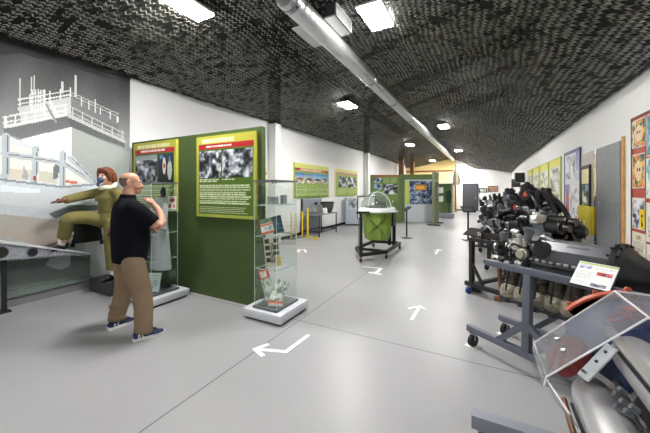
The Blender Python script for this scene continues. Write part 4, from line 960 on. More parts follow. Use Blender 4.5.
b = MB(); b.span(0,Ld,.0,.1,2.12,2.38); b.span(0,.12,.0,.1,0,2.12); b.span(0,Ld,.1,.14,0,2.38); b.build('green_frame', M_GREEN2, t)
MB().span(.12,Ld,.05,.1,0,2.12).build('white_board', mat('pale_board',(206,212,220),.6), t)
cv = Canvas(1.1,1.16,.02,(70,90,130)); cv.photo(0,0,1,1,[(30,44,84),(60,84,130),(110,130,160),(186,194,204)],91,9,10,1.3)
for i in range(1,4): cv.rect(i*.25-.008,0,i*.25+.008,1,(170,178,190)); cv.rect(0,i*.25-.008,1,i*.25+.008,(160,170,186))
cv.rect(.25,.13,.72,.4,(232,150,50)); cv.rect(.25,.13,.72,.17,(120,120,110)); cv.rect(.32,.24,.64,.31,(240,206,110))
cv.build('photo_map', T @ V((.36,.042,2.05)), r, (0,0,1), .006, t)
cv = Canvas(.17,1.1,.02,(204,214,60)); cv.text(.15,.05,.85,.95,14,(226,232,130),9,.5,.2,4); cv.build('yellow_strip', T @ V((.16,.042,2.03)), r, (0,0,1), .006, t)
t = thing('side_screen', 'olive grey upright screen on steel feet with two dark framed photos, right of the booth', 'screen', (-2.02,14.8,0))
MB().span(-.05,.05,-.72,.72,.05,2.42).build('panel', M_OLIVE, t)
for y in (-.55,.55): MB().span(-.28,.28,y-.04,y+.04,0,.05).build('foot', M_DARKM, t)
for y, z in ((-.05,1.55),(.36,1.55)):
    b = MB(); b.span(.05,.075,y-.15,y+.15,z-.42,z+.42); f = b.build('picture_frame', M_BLACK, t)
    cv = Canvas(.24,.74,.03,(210,206,196)); cv.photo(.05,.05,.95,.95,[(90,84,80),(170,160,150),(230,226,216)],int(y*100)+160,3,5); cv.build('photo', (-2.02+.0765,14.8+y-.12,z+.37), (0,1,0), (0,0,1), .001, f)
# low case behind the booth
t = thing('glass_display_case', 'glass showcase with green back on a grey plinth farthest away, right of the booth', 'display case', (-2.0,18.5,0))
MB().span(-.5,.46,-.4,.4,0,.27,.005).build('plinth', mat('grey_plinth',(128,130,140),.6), t)
MB().span(-.42,.4,.28,.32,.27,1.95).build('back_board', M_GREEN2, t)
b = MB(); [b.span(x-.015,x+.015,y-.015,y+.015,.27,1.95) for x in (-.42,.4) for y in (-.33,.28)]; b.span(-.435,.415,-.345,.3,1.95,1.99); b.build('frame', M_LGREY, t)
MB().span(-.4,.385,-.335,-.329,.28,1.94).build('glass_pane', GLASS, t)
for z in (.9,1.4): MB().span(-.4,.38,-.32,.27,z,z+.01).build('glass_shelf', GLASS, t)
b = MB(); b.span(-2.35,-2.1,18.45,18.5,1.42,1.75); tag(b.build('framed_certificate', M_PAPER), 'pale framed certificate on the shelf of the farthest showcase', 'certificate'); 
b = MB(); b.span(-2.35,-2.1,18.45,18.5,.92,1.25); tag(b.build('framed_certificate', M_PAPER), 'lower pale certificate in the farthest showcase', 'certificate')
t = thing('green_jacket', 'dark green jacket hanging at the right in the farthest showcase', 'jacket', (-1.83,18.62,.3))
b = MB(); b.stack([(0,0,.55,.12,.06),(0,0,1.0,.11,.06),(0,0,1.2,.13,.06),(0,0,1.28,.05,.04)],14); b.tube([(.1,0,1.2),(.15,0,.8)],.035,8,1); b.tube([(-.1,0,1.2),(-.15,0,.8)],.035,8,1); b.build('cloth', mat('dark_green_cloth',(40,62,44),.8), t)
MB().cyl((0,0,-.03),(0,0,.55),.015).build('stand', M_BLACK, t)
t = thing('flag', 'furled cream and brown flag on a wooden pole beside the yellow wall', 'flag', (-1.86,23.9,0))
b = MB(); b.lathe((0,0,0),(0,0,1),[(0,.17),(.03,.16),(.05,.03)],16); b.build('base', M_WOOD, t)
MB().cyl((0,0,.05),(0,0,3.3),.022).build('pole', M_WOOD, t)
b = MB(); b.lathe((0,0,3.3),(0,0,1),[(0,.02),(.05,.05),(.1,.03),(.2,.004)],10); b.build('finial', mat('brass',(190,150,70),.3,.8), t)
b = MB(); L = []
for z, rr in ((1.95,.2),(2.2,.24),(2.5,.22),(2.8,.16),(3.05,.1),(3.25,.04)):
    L.append([b.bm.verts.new(((rr*(1+.3*math.sin(5*k_/20*2*PI)))*math.cos(k_/20*2*PI), (rr*(1+.3*math.sin(5*k_/20*2*PI)))*math.sin(k_/20*2*PI), z)) for k_ in range(20)])
b.skin(L); b.build('cloth', mat('flag_cloth',(206,196,176),.7,var=.35,vscale=4), t)

# ================================================================== END WALL AND RIGHT WALL
def framed(name, label, cat, o, r, w, h, paint, fr=.03, frm=None, grp=None, th=.03, glaze=False):
    """a framed picture: o = centre on the wall face, r = rightwards"""
    o, r = V(o), V(r); n = r.cross(V((0,0,1)))
    t = thing(name, label, cat, tuple(o), math.atan2(r.y, r.x), grp)
    cv = Canvas(w-2*fr, h-2*fr, max(.012, (w+h)/90), (226,226,220)); paint(cv)
    cv.build('print', o+n*(th*.6)-r*(w/2-fr)+V((0,0,h/2-fr)), r, (0,0,1), th*.5, t)
    b = MB(); b.span(-w/2,w/2,-th,0,h/2-fr,h/2); b.span(-w/2,w/2,-th,0,-h/2,-h/2+fr); b.span(-w/2,-w/2+fr,-th,0,-h/2+fr,h/2-fr); b.span(w/2-fr,w/2,-th,0,-h/2+fr,h/2-fr)
    b.build('frame', frm or M_BLACK, t); return t
framed('picture', 'small black framed photo left of the pair on the white end wall', 'picture', (-.1,YB-.005,1.58), (1,0,0), .55,.32, lambda c: c.photo(.1,.1,.9,.9,[(120,120,120),(230,230,230)],101,4,3), .07)
framed('picture', 'brown framed picture right of the small photo on the end wall', 'picture', (.55,YB-.005,1.68), (1,0,0), .66,.44, lambda c: c.photo(0,0,1,1,[(120,100,80),(176,150,120),(206,190,160)],102,4,3), .06, M_WOOD)
RW = XR-.005
def rpanel(label, y1, y0, z0, z1, paint, fr=.02, frm=None, grp=None, cat='poster'):
    return framed('poster', label, cat, (RW,(y0+y1)/2,(z0+z1)/2), (0,-1,0), y1-y0, z1-z0, paint, fr, frm, grp)
MIX = [(70,80,84),(150,156,150),(216,214,204),(238,236,228)]
def yp(seed):
    def f(c):
        c.grad(0,0,1,1,(222,220,206),(214,212,200)); c.grad(0,0,1,.09,(222,216,84),(216,218,110)); c.rect(0,.09,.06,.7,(212,216,150))
        c.photo(.12,.11,.95,.42,[(120,126,120),(200,200,190),(236,232,224)],seed,5,6,1.2); c.rect(.0,.43,1,.45,(206,210,110)); c.text(.15,.46,.9,.52,3,(120,120,116),seed)
        c.photo(.1,.53,.5,.8,MIX,seed+1,4,5,1.3); c.photo(.55,.53,.95,.72,[(90,130,150),(206,206,190),(236,226,150)],seed+2,3,4); c.rect(0,.84,1,1,(226,214,60))
    return f
for (y1, y0), lab, sd in (((16.3,14.95),'farthest of the four yellow-headed posters on the right wall',111),((14.75,13.15),'second farthest yellow-headed poster on the right wall',114),((12.95,11.4),'yellow-headed poster third from the end of the right wall',117),((11.28,9.68),'nearest and widest yellow-headed poster on the right wall',120)):
    rpanel(lab, y1, y0, .25, 2.47, yp(sd), .025, mat('lime_frame',(186,194,110),.5), 'yellow-headed posters on the right wall')
def pp(c):
    c.rect(0,0,1,1,(222,222,228)); c.rect(0,0,1,.015,(110,112,170)); c.photo(.05,.03,.72,.28,[(130,134,146),(216,218,226),(240,240,244)],130,7,5,1.4); c.grad(.76,.02,1,.2,(140,140,190),(186,186,216)); c.rect(.76,.22,.98,.3,(200,200,220))
    c.rect(.02,.33,.35,.42,(150,136,180)); c.photo(.05,.42,.3,.62,[(150,60,60),(214,120,70),(176,120,160),(120,110,170)],131,2,4); c.photo(.4,.34,.95,.62,[(150,150,170),(226,226,230),(240,240,244)],132,5,6)
    c.rect(0,.64,.3,.78,(60,76,170)); c.rect(.34,.64,.6,.76,(220,224,230)); c.disc(.78,.7,.1,.06,(190,60,54)); c.photo(.0,.8,1,1,[(90,100,140),(180,190,206),(230,230,230)],133,4,3)
rpanel('tall white and lilac poster with dark blue frame left of the metal panels', 9.27, 7.9, .2, 2.49, pp, .03, mat('navy_frame',(64,66,98),.5))
# metal exhibit backdrop: aluminium sheet, chrome strip, corrugated sheet, wooden edge
t = thing('metal_display_panel', 'wall-height display of grey aluminium sheet and corrugated steel with a wooden edge', 'display panel', (RW,6.7,0))
b = MB(); b.span(-.03,-.0,.24,1.06,.06,2.31); b.build('aluminium_sheet', mat('dull_aluminium',(166,164,160),.5,.25,var=.05), t)
b = MB(); b.span(-.045,-.0,.1,.24,.06,2.31); b.build('chrome_strip', mat('chrome_strip_metal',(130,134,142),.12,1.0), t)
b = MB(); n = 48; pf = []
for i in range(n*3+1):
    y = .1-(.1+.92)*i/(n*3); ph = (i/3.0*2*PI*12/n); pf.append((y, -.028-.014*math.cos(ph)))
Lr = [[b.bm.verts.new(V((x,y,z))) for y, x in pf]+[b.bm.verts.new(V((x+.012,y,z))) for y, x in pf[::-1]] for z in (.06,2.31)]
b.skin(Lr); b.build('corrugated_sheet', mat('corrugated_steel',(152,154,158),.33,.6,var=.06), t)
b = MB(); b.span(-.03,0,-.968,-.92,.03,2.36); b.build('wood_edge', M_LWOOD, t)
b = MB()
for z in (.3,1.38): 
    for i in range(9): b.ball((-.047,.06-i*.115,z),.008,6)
b.build('screw_row', M_STEEL, t)
def fp(c):
    c.rect(0,0,1,1,(40,44,40)); c.rect(.05,.03,.95,.35,(226,214,170)); c.photo(.1,.36,.9,.9,[(40,60,40),(110,130,90),(216,216,206)],140,3,6,1.3); c.rect(.5,.36,.85,.5,(120,150,190)); c.rect(.2,.62,.6,.74,(230,230,226))
framed('picture', 'tall black framed collage hung on the aluminium sheet', 'picture', (RW-.032,7.42,1.58), (0,-1,0), .58,.98, fp, .035)
framed('picture', 'small black framed card under the collage, above the yellow panel', 'picture', (RW-.032,7.46,1.0), (0,-1,0), .2,.14, lambda c: c.rect(.1,.1,.9,.9,(226,226,226)), .02)
t = thing('yellow_ribbed_panel', 'yellow ribbed metal plate fixed low on the aluminium sheet', 'metal plate', (RW-.03,7.35,1.05))
b = MB(); b.span(-.03,0,-.42,.42,-.25,.25); b.build('plate', M_YEL, t)
b = MB(); [b.span(-.06,-.03,-.38+i*.095-.025,-.38+i*.095+.025,-.24,.24,.006) for i in range(9)]; b.build('rib', mat('worn_yellow',(206,190,44),.5,var=.15), t)
# red poster board: a pinboard covered with separate prints
def rb(c):
    c.rect(0,0,1,1,(176,74,66))
t = rpanel('large red pinboard of film and recruiting prints at the right edge', 5.46, 3.6, .12, 2.55, rb, .02, M_WOOD, cat='pinboard')
rg = random.Random(8)
cols = [[(196,60,50),(236,190,90),(40,60,60)],[(40,120,140),(120,190,206),(230,236,226)],[(236,200,60),(230,226,190),(60,60,50)],[(90,60,40),(206,190,150),(236,230,206)],[(40,50,90),(190,190,200),(236,236,236)],[(30,34,34),(150,120,70),(230,220,180)],[(214,220,210),(130,150,140),(240,240,230)]]
SPEC = [(5.42,5.05,2.14,2.5,0),(5.42,5.3,2.16,2.48,3),(5.02,4.6,2.0,2.5,1),(5.42,5.06,1.62,2.06,0),(5.03,4.62,1.5,1.98,1),(5.42,5.06,1.1,1.5,4),(5.03,4.62,.98,1.45,6),(5.42,5.04,.72,1.06,3),(5.02,4.62,.6,.95,4),(5.42,5.14,.2,.62,3),(5.1,4.7,.2,.56,6),(4.58,4.1,1.9,2.48,2),(4.58,4.1,1.2,1.85,0),(4.58,4.1,.3,1.1,4),(5.2,5.06,1.12,1.36,2),(4.05,3.65,1.4,2.4,5)]
names = ['red print of a mask-like face','tall yellow-green strip','aqua print with a diving figure','crimson print with a pale emblem','pale aqua print','dark framed print with a small figure','cream certificate print','brown and cream print','white notice with navy photo','cream letter with an orange seal','pale letter beside the orange seal','yellow print','orange-red print','navy photo print','small yellow print with a black figure','dark brown print']
wh = ['at the top left corner','overlapping the top left corner','right of the top corner','in the second row','in the second row, right','in the third row','in the third row, right','in the fourth row','in the fourth row, right','in the bottom row','in the bottom row, right','high in the outer column','midway in the outer column','low in the outer column','between the third row prints','on the outer edge']
for i, (y1, y0, z0, z1, ci) in enumerate(SPEC):
    cv = Canvas(y1-y0, z1-z0, .012, (230,226,214)); pal = cols[ci]
    cv.photo(.04,.03,.96,.97,pal,200+i,4,5,1.3)
    if i in (7,9,10,6,8): cv.rect(.04,.03,.96,.97,(226,222,206)); cv.text(.12,.35,.88,.9,8,(170,166,156),i); cv.photo(.3,.1,.7,.3,pal,i)
    if i in (0,3): cv.disc(.5,.5,.26,.3,(236,206,170)); cv.disc(.42,.46,.06,.05,(60,30,30)); cv.disc(.6,.46,.06,.05,(60,30,30)); cv.poly([(.2,.2),(.34,.32),(.2,.5)],(230,200,120)); cv.poly([(.8,.2),(.66,.32),(.8,.5)],(230,200,120))
    if i == 9: cv.disc(.65,.75,.1,.08,(226,150,90))
    if i == 14: cv.rect(0,0,1,1,(236,206,40)); cv.disc(.5,.35,.15,.1,(50,46,30)); cv.poly([(.3,.9),(.5,.4),(.7,.9)],(50,46,30))
    o = cv.build('pinned_print', (RW-.028-.0035*(1 if i in (1,14) else 0), y1, z1), (0,-1,0), (0,0,1), .002); tag(o, '%s %s of the red pinboard' % (names[i], wh[i]), 'print', 'prints pinned to the red board')
# black monitor and speaker high on the right wall near the corner
t = thing('wall_monitor', 'black wall monitor high in the far right corner', 'monitor', (XR-.12,19.9,2.0), -.9)
MB().span(-.42,.42,-.03,.03,-.24,.24,.006).build('screen_housing', M_BLACKM, t)
b = MB(); b.span(-.1,.2,-.034,-.031,.0,.12); b.build('screen_patch', M_LGREY, t); MB().bar((0,.03,0),(.15,.1,0),.06).build('wall_arm', M_BLACK, t)
t = thing('loudspeaker', 'black loudspeaker box high on the right wall before the posters', 'loudspeaker', (XR-.2,18.0,1.98))
MB().span(-.2,.19,-.3,.3,0,.48,.01).build('cabinet', M_BLACK, t); b = MB(); b.lathe((-.201,0,.2),(-1,0,0),[(0,.15),(.01,.14),(.01,.02)],20); b.build('cone', M_RUBBER, t); MB().span(.19,.2,-.05,.05,.1,.3).build('bracket', M_STEEL, t)

# ================================================================== FLOOR ARROWS
def tape(segs, label, wd=.05):
    b = MB()
    for k_, (p, q_) in enumerate(segs):
        p, q_ = V((*p,.002)), V((*q_,.002)); d = (q_-p).normalized(); n_ = V((-d.y,d.x,0))*wd/2; p = p-d*wd*.3; q_ = q_+d*wd*.3
        vs = [b.bm.verts.new(x) for x in (p+n_, q_+n_, q_-n_, p-n_)]; f = b.bm.faces.new(vs)
        r_ = bmesh.ops.extrude_face_region(b.bm, geom=[f]); 
        for v in r_['geom']:
            if isinstance(v, bmesh.types.BMVert): v.co.z = .0035+.0006*k_
    tag(b.build('floor_arrow', M_STRIPE), label, 'floor marking', 'white arrows taped on the floor')
def fl(u, v):
    r = ray(u, v); k_ = 1.6/(v-190); return (r.x*k_, r.y*k_)
def arrow(label, pts, barbs, wd=.05):
    P_ = [fl(*p) for p in pts]; s = list(zip(P_, P_[1:])); s += [(P_[-1], fl(*q_)) for q_ in barbs]; tape(s, label, wd)
arrow('bent white arrow nearest the camera, pointing left at the right showcase', [(308,335.5),(286,352),(255,349.5)], [(267.5,344.8),(262.5,355.8)], .046)
arrow('straight white arrow on the open floor pointing away from the camera', [(411.7,319.5),(419.8,306.4)], [(409,308.6),(424.8,309.4)], .042)
arrow('bent white arrow at the front of the green turret cart', [(363.5,266.8),(381,268.5),(375.5,273.5)], [(369,272.5),(381,274.6)], .06)
arrow('small white arrow far down the aisle right of the turret', [(435.6,254),(438.8,249.5)], [(434.5,250.6),(441.5,250.8)], .06)
arrow('white arrow by the yellow barrier posts pointing at the wall', [(306,252.5),(304.5,249.5),(297.5,250.8)], [(300,249.4),(299.5,252.4)], .06)
# ================================================================== ENGINES
def caster(name, t, x, y, m=None, h=.1):
    b = MB(); b.cyl((x-.018,y,h*.48),(x+.018,y,h*.48),h*.48,None,16); w_ = b.build(name, m or M_RUBBER, t)
    b = MB(); b.bar((x,y,h*.5),(x,y,h+.02),.05,.02); b.span(x-.03,x+.03,y-.03,y+.03,h+.01,h+.02); b.build('fork', M_STEEL, w_); return w_
def finned(b, p0, p1, r, n=7, seg=16, rr=.82):
    p0, p1 = V(p0), V(p1); L = (p1-p0).length; pr = [(0,r*.8)]
    for i in range(n):
        a, c_ = L*(.04+.92*i/n), L*(.04+.92*(i+.5)/n); pr += [(a,r*rr),(a+.002,r),(c_,r),(c_+.002,r*rr)]
    pr += [(L, r*.7)]; return b.lathe(p0, p1-p0, pr, seg)
def pipes(name, t, L, rad, m):
    for pts in L: b = MB(); b.tube(pts, rad, 9, 6); b.build(name, m, t)
def bolts(b, c, n, d, rad, r=.009, h=.014):
    c, d = V(c), V(d).normalized(); up = V((0,0,1)) if abs(d.z) < .9 else V((0,1,0)); x = up.cross(d).normalized(); y = d.cross(x)
    for i in range(n):
        a = 2*PI*i/n; o = c+x*math.cos(a)*rad+y*math.sin(a)*rad; b.cyl(o, o+d*h, r, None, 6)
def clutter(t, rg, box, n, mats, k0=1.0):
    """small accessories bolted on: pumps, magnetos, boxes, fittings; each a part of its own"""
    x0,x1,y0,y1,z0,z1 = box
    for i in range(n):
        c = V((rg.uniform(x0,x1), rg.uniform(y0,y1), rg.uniform(z0,z1))); k = rg.randrange(4); m = rg.choice(mats); s = k0*rg.uniform(.7,1.25)
        b = MB()
        if k == 0:
            d = V((rg.choice((-1,1)),0,rg.uniform(-.3,.3))); b.lathe(c, d, [(0,.05*s),(.06*s,.05*s),(.065*s,.058*s),(.09*s,.058*s),(.095*s,.035*s),(.13*s,.032*s)],12); b.build('accessory_pump', m, t)
        elif k == 1:
            b.box(c,(.11*s,.09*s,.08*s),rg.uniform(0,3),.01); b.cyl(c,c+V((0,-.07*s,.03)),.025*s,None,10); b.cyl(c,c+V((0,0,.07*s)),.02*s,None,10); b.build('magneto', m, t)
        elif k == 2:
            e_ = c+V((rg.uniform(-.2,.2),rg.uniform(-.1,.1),rg.uniform(-.15,.15))); mid = (c+e_)/2+V((0,-.05,.08)); b.tube([c,mid,e_],.016*s,8,5); b.ball(c,.022*s,8); b.ball(e_,.022*s,8); b.build('hose', m, t)
        else:
            b.cyl(c,c+V((0,-.02,.12*s)),.03*s,None,12); b.lathe(c+V((0,-.02,.12*s)),(0,0,1),[(0,.036*s),(.02,.036*s),(.025,.018)],12); b.bar(c-V((.05,0,0)),c+V((.05,0,0)),.02); b.build('fitting', m, t)
BL = [M_BLACKM, M_BLACKM, M_DARKM, M_HOSE]; SV = [M_GREYM, M_PALE, M_DARKM, M_BLACKM]

# ------------------------------------------------------------------ inverted V engine in front, on its grey stand
RZ = -math.radians(35.8)
st = thing('engine_stand', 'blue-grey steel stand on casters carrying the long black inverted engine', 'engine stand', (.25,3.65,0), RZ)
rails = {}
for y, x0, x1 in ((-.39,-.215,1.25),(.15,-.23,1.25)):
    MB().span(x0,x1,y-.028,y+.028,.145,.205,.004).build('base_rail', M_STAND, st)
    for x in (x0+.06, x1-.06):
        c_ = caster('caster', st, x, y, M_RUBBER, .125); MB().span(x-.06,x+.06,y-.06,y+.06,0,.006).build('floor_pad', M_WHITE, c_)
for y, h in ((-.36,.862),(.34,.862)):
    yb = -.39 if y < 0 else .15
    b = MB(); b.bar((.37,yb if y < 0 else y,.2),(.37,y,h),.062,.062,.004); b.build('post', M_STAND, st)
    b = MB(); b.span(-.03 if y < 0 else .0,1.12,y-.03,y+.03,h,h+.055,.004); b.build('top_beam', M_STAND, st)
    for x in (.12,.64): b = MB(); b.bar((x,yb,.19),(.37,yb if y < 0 else y,.45),.05); b.build('brace', M_STAND, st)
b = MB(); b.bar((.37,-.39,.175),(.37,.34,.175),.05); b.bar((1.1,-.39,.175),(1.1,.15,.175),.05); b.build('cross_rail', M_STAND, st)
e = thing('aircraft_engine', 'long black inverted V aircraft engine with khaki cylinders, nearest on its grey stand', 'engine', (.25,3.65,.3), RZ)
AZ = .65
b = MB()
sec = [(-.17,-.14),(-.185,-.02),(-.15,.12),(-.09,.185),(.09,.185),(.15,.12),(.185,-.02),(.17,-.14),(.08,-.19),(-.08,-.19)]
L = []
for x, k in ((.26,.9),(.28,1),(.84,1.0),(.85,1.0)): L.append([b.bm.verts.new((x, p[0]*k, AZ+p[1]*k)) for p in sec])
b.skin(L); b.build('crankcase', mat('satin_black_crankcase',(84,86,92),.32,.25,var=.1,vscale=8), e, False, 25)
b = MB(); b.prism([(-.09,0),(.09,0),(.075,.05),(-.075,.05)], (.62,-.125,AZ+.125), (1,0,0), V((0,.6,.8)), V((0,-.8,.6)), .012); b.build('data_plate_boss', M_DARKM, e)
b = MB(); b.lathe((.36,-.13,AZ+.10),V((0,-.55,.6)),[(0,.085),(.03,.08),(.09,.035),(.16,.03),(.16,.02)],16); b.build('breather_funnel', mat('dark_cast_cone',(50,50,52),.55), e)
b = MB(); b.lathe((.845,0,AZ),(1,0,0),[(0,.235),(.018,.235)],26); bolts(b,(.84,0,AZ),16,(-1,0,0),.215,.012,.02); b.build('rear_flange', M_BLACKM, e)
b = MB(); b.lathe((.865,0,AZ),(1,0,0),[(0,.235),(.016,.235),(.02,.21),(.13,.13),(.2,.095),(.21,.11),(.235,.11),(.24,.075),(.26,.075)],26); bolts(b,(.881,0,AZ),16,(1,0,0),.22,.011,.016); bolts(b,(1.1,0,AZ),8,(1,0,0),.095,.01,.03); b.build('nose_cone', M_BLACKM, e)
b = MB(); b.lathe((1.1,0,AZ),(1,0,0),[(0,.05),(.06,.05),(.065,.034),(.42,.032)],18); b.build('propeller_shaft', M_STEEL, e)
for sd in (-1,1):
    dn = V((0,sd*.42,-.9)).normalized()
    for i in range(6):
        x = .10+.128*i; o = V((x,sd*.10,AZ-.13))
        b = MB(); finned(b, o, o+dn*.17, .064, 7); c_ = b.build('cylinder', mat('dark_barrel',(90,85,76),.5,.3), e)
        b = MB(); b.lathe(o+dn*.17, dn, [(0,.055),(.02,.08),(.07,.082),(.11,.07),(.13,.04)],16); b.ball(o+dn*.21+V((.035,sd*.05,0)),(.035,.045,.04),12); b.build('cylinder_head', M_KHAKI, c_)
        b = MB(); b.tube([o+dn*.2+V((0,sd*.05,0)), o+dn*.2+V((.02,sd*.1,.02)), o+dn*.1+V((.03,sd*.11,.1))],.008,7,4); b.build('ignition_lead', M_HOSE, e)
    o = V((0,sd*.10,AZ-.13))+dn*.305
    b = MB(); b.tube([o+V((.03,0,0)), o+V((.8,0,0))],.026,10,1); [b.cyl(o+V((.1+.128*i,0,-.03)),o+V((.1+.128*i,0,.03)),.034,None,10) for i in range(6)]; b.build('cam_cover', M_DARKM, e)
    b = MB(); b.tube([(.2,sd*.195,AZ-.01),(.5,sd*.2,AZ-.01),(.83,sd*.195,AZ-.01)],.02,8,3); b.build('ignition_harness', M_BLACKM, e)
    b = MB()
    for i in range(11): b.box((.24+i*.056,sd*.197,AZ+.018),(.034,.026,.02),None,.004)
    b.build('harness_clips', mat('silver_clip',(196,196,192),.35,.6), e)
    b = MB(); b.tube([(.27,sd*.15,AZ+.08),(.265,sd*.2,AZ+.04),(.25,sd*.215,AZ-.06),(.24,sd*.2,AZ-.16)],.026,10,5); b.lathe((.27,sd*.15,AZ+.07),(0,sd*.2,1),[(0,.036),(.03,.036)],12); b.build('hose', M_HOSE, e)
b = MB(); b.lathe((.27,0,AZ),(-1,0,0),[(0,.17),(.05,.18),(.06,.15),(.14,.14),(.15,.09),(.24,.085)],22); b.build('accessory_case', M_DARKM, e)
b = MB(); b.box((.15,-.13,AZ+.11),(.14,.1,.085),.1,.012); b.cyl((.11,-.13,AZ+.15),(.11,-.13,AZ+.175),.02); b.cyl((.18,-.13,AZ+.15),(.18,-.13,AZ+.175),.02); b.cyl((.15,-.18,AZ+.11),(.15,-.205,AZ+.11),.035); b.build('carburettor', M_PALE, e)
b = MB(); b.lathe((.05,-.14,AZ+.08),(-.3,-.4,.1),[(0,.06),(.07,.06),(.075,.045),(.11,.045)],14); b.build('magneto', M_BLACKM, e)
b = MB(); b.lathe((.235,-.19,AZ+.05),(0,-1,.1),[(0,.05),(.05,.05),(.055,.04),(.08,.036)],14); b.build('fuel_pump', mat('pale_pump',(176,170,154),.4,.5), e)
b = MB(); b.tube([(.0,-.2,AZ-.1),(-.02,-.16,AZ-.3),(.03,-.18,AZ-.42)],.02,8,5); b.box((.0,-.21,AZ-.44),(.08,.05,.05),.3,.008); b.build('oil_line', M_COPPER, e)
clutter(e, random.Random(2), (-.03,.24,-.16,.12,AZ-.08,AZ+.14), 13, [M_BLACKM, M_DARKM, M_SILVER, M_GREYM]); clutter(e, random.Random(9), (-.05,.25,-.2,-.1,AZ-.12,AZ+.16), 16, [M_PALE, M_BLACKM, M_PALE, M_BLACKM], .55)
# tilted caption board clamped to the front beam
t = thing('caption_board', 'white tilted caption board with red and blue aircraft pictures clamped before the black engine', 'sign', (.684,2.768,.94), RZ)
T = wm(t); R3 = T.to_3x3(); r = R3 @ V((1,0,0)); u = (R3 @ V((0,.72,.69))).normalized(); n = r.cross(u)
cv = Canvas(.225,.205,.005,(238,239,240)); cv.grad(.03,.02,1,.09,(160,190,90),(196,214,130)); cv.rect(.06,.12,.38,.3,(166,172,196)); cv.photo(.06,.12,.38,.3,[(90,96,130),(176,182,206),(226,228,236)],301,4,3); cv.photo(.56,.34,.93,.5,[(60,70,80),(190,40,50),(214,70,80),(226,200,206)],302,6,3,1.4); cv.photo(.52,.82,.88,.96,[(50,60,90),(130,140,160),(196,180,150)],303,5,3)
cv.text(.45,.14,.95,.3,5,(206,208,212),4,.4); cv.text(.06,.36,.5,.76,10,(206,208,212),5,.4); cv.text(.06,.8,.48,.95,4,(206,208,212),6,.4)
cen = T @ V((0,0,.055))
cv.build('caption_sheet', cen-r*.1125+u*.1025+n*.004, r, u, .003, t)
b = MB(); b.box((0,0,0),(.232,.212,.01)); m_ = Matrix((( r.x,u.x,n.x,cen.x-n.x*.006),(r.y,u.y,n.y,cen.y-n.y*.006),(r.z,u.z,n.z,cen.z-n.z*.006),(0,0,0,1)))
for v_ in b.bm.verts: v_.co = m_ @ v_.co
b.build('backing_plate', M_BLACK, t, True)
b = MB(); b.bar((0,.0,.04),(0,.14,-.03),.035,.012); b.span(-.05,.05,.10,.16,-.045,-.02); b.build('clamp_arm', M_BLACK, t)

# ------------------------------------------------------------------ generic wheeled stand for the engines behind
def trolley(label, loc, rz, lx, ly, h, wheel=None, m=None):
    t = thing('engine_trolley', label, 'engine stand', loc, rz); m = m or M_BLACK
    for y in (-ly,ly):
        MB().span(-lx,lx,y-.03,y+.03,.13,.19).build('base_rail', m, t)
        for x in (-lx+.05,lx-.05): caster('caster', t, x, y, wheel or M_RUBBER, .11)
    b = MB(); [b.span(x-.03,x+.03,-ly,ly,.13,.18) for x in (-lx+.1,lx-.1)]; b.build('cross_rail', m, t)
    for x in (-lx+.1,lx-.1):
        for y in (-ly,ly): MB().span(x-.025,x+.025,y-.025,y+.025,.19,h).build('post', m, t)
    b = MB(); [b.span(-lx+.08,lx-.08,y-.025,y+.025,h,h+.05) for y in (-ly,ly)]; b.build('top_rail', m, t)
    for y in (-ly,ly): [MB().bar((s*(lx-.3),y,.18),(s*(lx-.1),y,.5),.035).build('brace', m, t) for s in (-1,1)]
    return t
# flat black engine behind the first
rg = random.Random(12)
trolley('black trolley with blue wheels under the flat black engine, second from the camera', (.62,5.05,0), RZ, .78, .42, .82, M_BLUE)
MB_ = MB(); MB_.cyl((-.15,5.34,.05),(-.15,5.34,.9),.016); MB_.box((-.15,5.34,.93),(.26,.2,.015),Matrix.Rotation(RZ,4,'Z') @ Matrix.Rotation(.5,4,'X')); MB_.box((-.15,5.34,.05),(.2,.2,.1)); tag(MB_.build('sign_post', M_BLACK), 'thin black caption post standing at the left end of the flat black engine', 'sign stand')
e = thing('aircraft_engine', 'flat black aircraft engine with silver fittings, second from the camera behind the inverted one', 'engine', (.6,5.04,.85), RZ)
b = MB(); b.box((0,0,.22),(1.0,.3,.26),None,.03); b.build('crankcase', M_DARKM, e)
b = MB(); b.box((.08,-.06,.42),(.36,.2,.05),None,.01); b.box((.08,-.06,.46),(.3,.15,.04),None,.01); b.build('intake_plate', mat('worn_grey_plate',(120,122,128),.4,.5,var=.2), e)
for sd in (-1,1):
    for i in range(3):
        o = V((-.3+i*.3, sd*.12, .24)); d_ = V((0,sd,.05)); b = MB(); finned(b, o, o+d_*.24, .12, 9, 18); c_ = b.build('cylinder', M_BLACKM, e)
        b = MB(); b.lathe(o+d_*.24, d_, [(0,.1),(.05,.1),(.06,.07),(.08,.07)],14); b.box(o+d_*.3+V((0,0,.05)),(.12,.06,.06),None,.01); b.build('rocker_cover', M_DARKM if i % 2 else M_GREYM, c_)
for z, y in ((.36,-.22),(.13,-.25),(.30,-.36)):
    b = MB(); b.lathe((.18,y,z),(1,0,0),[(0,.05),(.02,.075),(.3,.078),(.31,.085),(.34,.085),(.35,.05),(.42,.045)],16); b.build('starter_motor', M_BLACKM, e)
b = MB(); b.lathe((.5,-.05,.25),(1,0,0),[(0,.15),(.04,.15),(.05,.1),(.1,.08),(.13,.045)],20); bolts(b,(.56,-.05,.25),8,(1,0,0),.135); b.build('nose_case', M_BLACKM, e)
pipes('intake_pipe', e, [[(-.3+i*.2,-.38,.2),(-.28+i*.2,-.36,.38),(-.2+i*.15,-.15,.44)] for i in range(4)], .026, M_BLACKM)
pipes('ignition_lead', e, [[(-.5+i*.15,-.3,.3),(-.45+i*.15,-.42,.15),(-.4+i*.15,-.3,.03)] for i in range(6)], .01, M_GREYM)
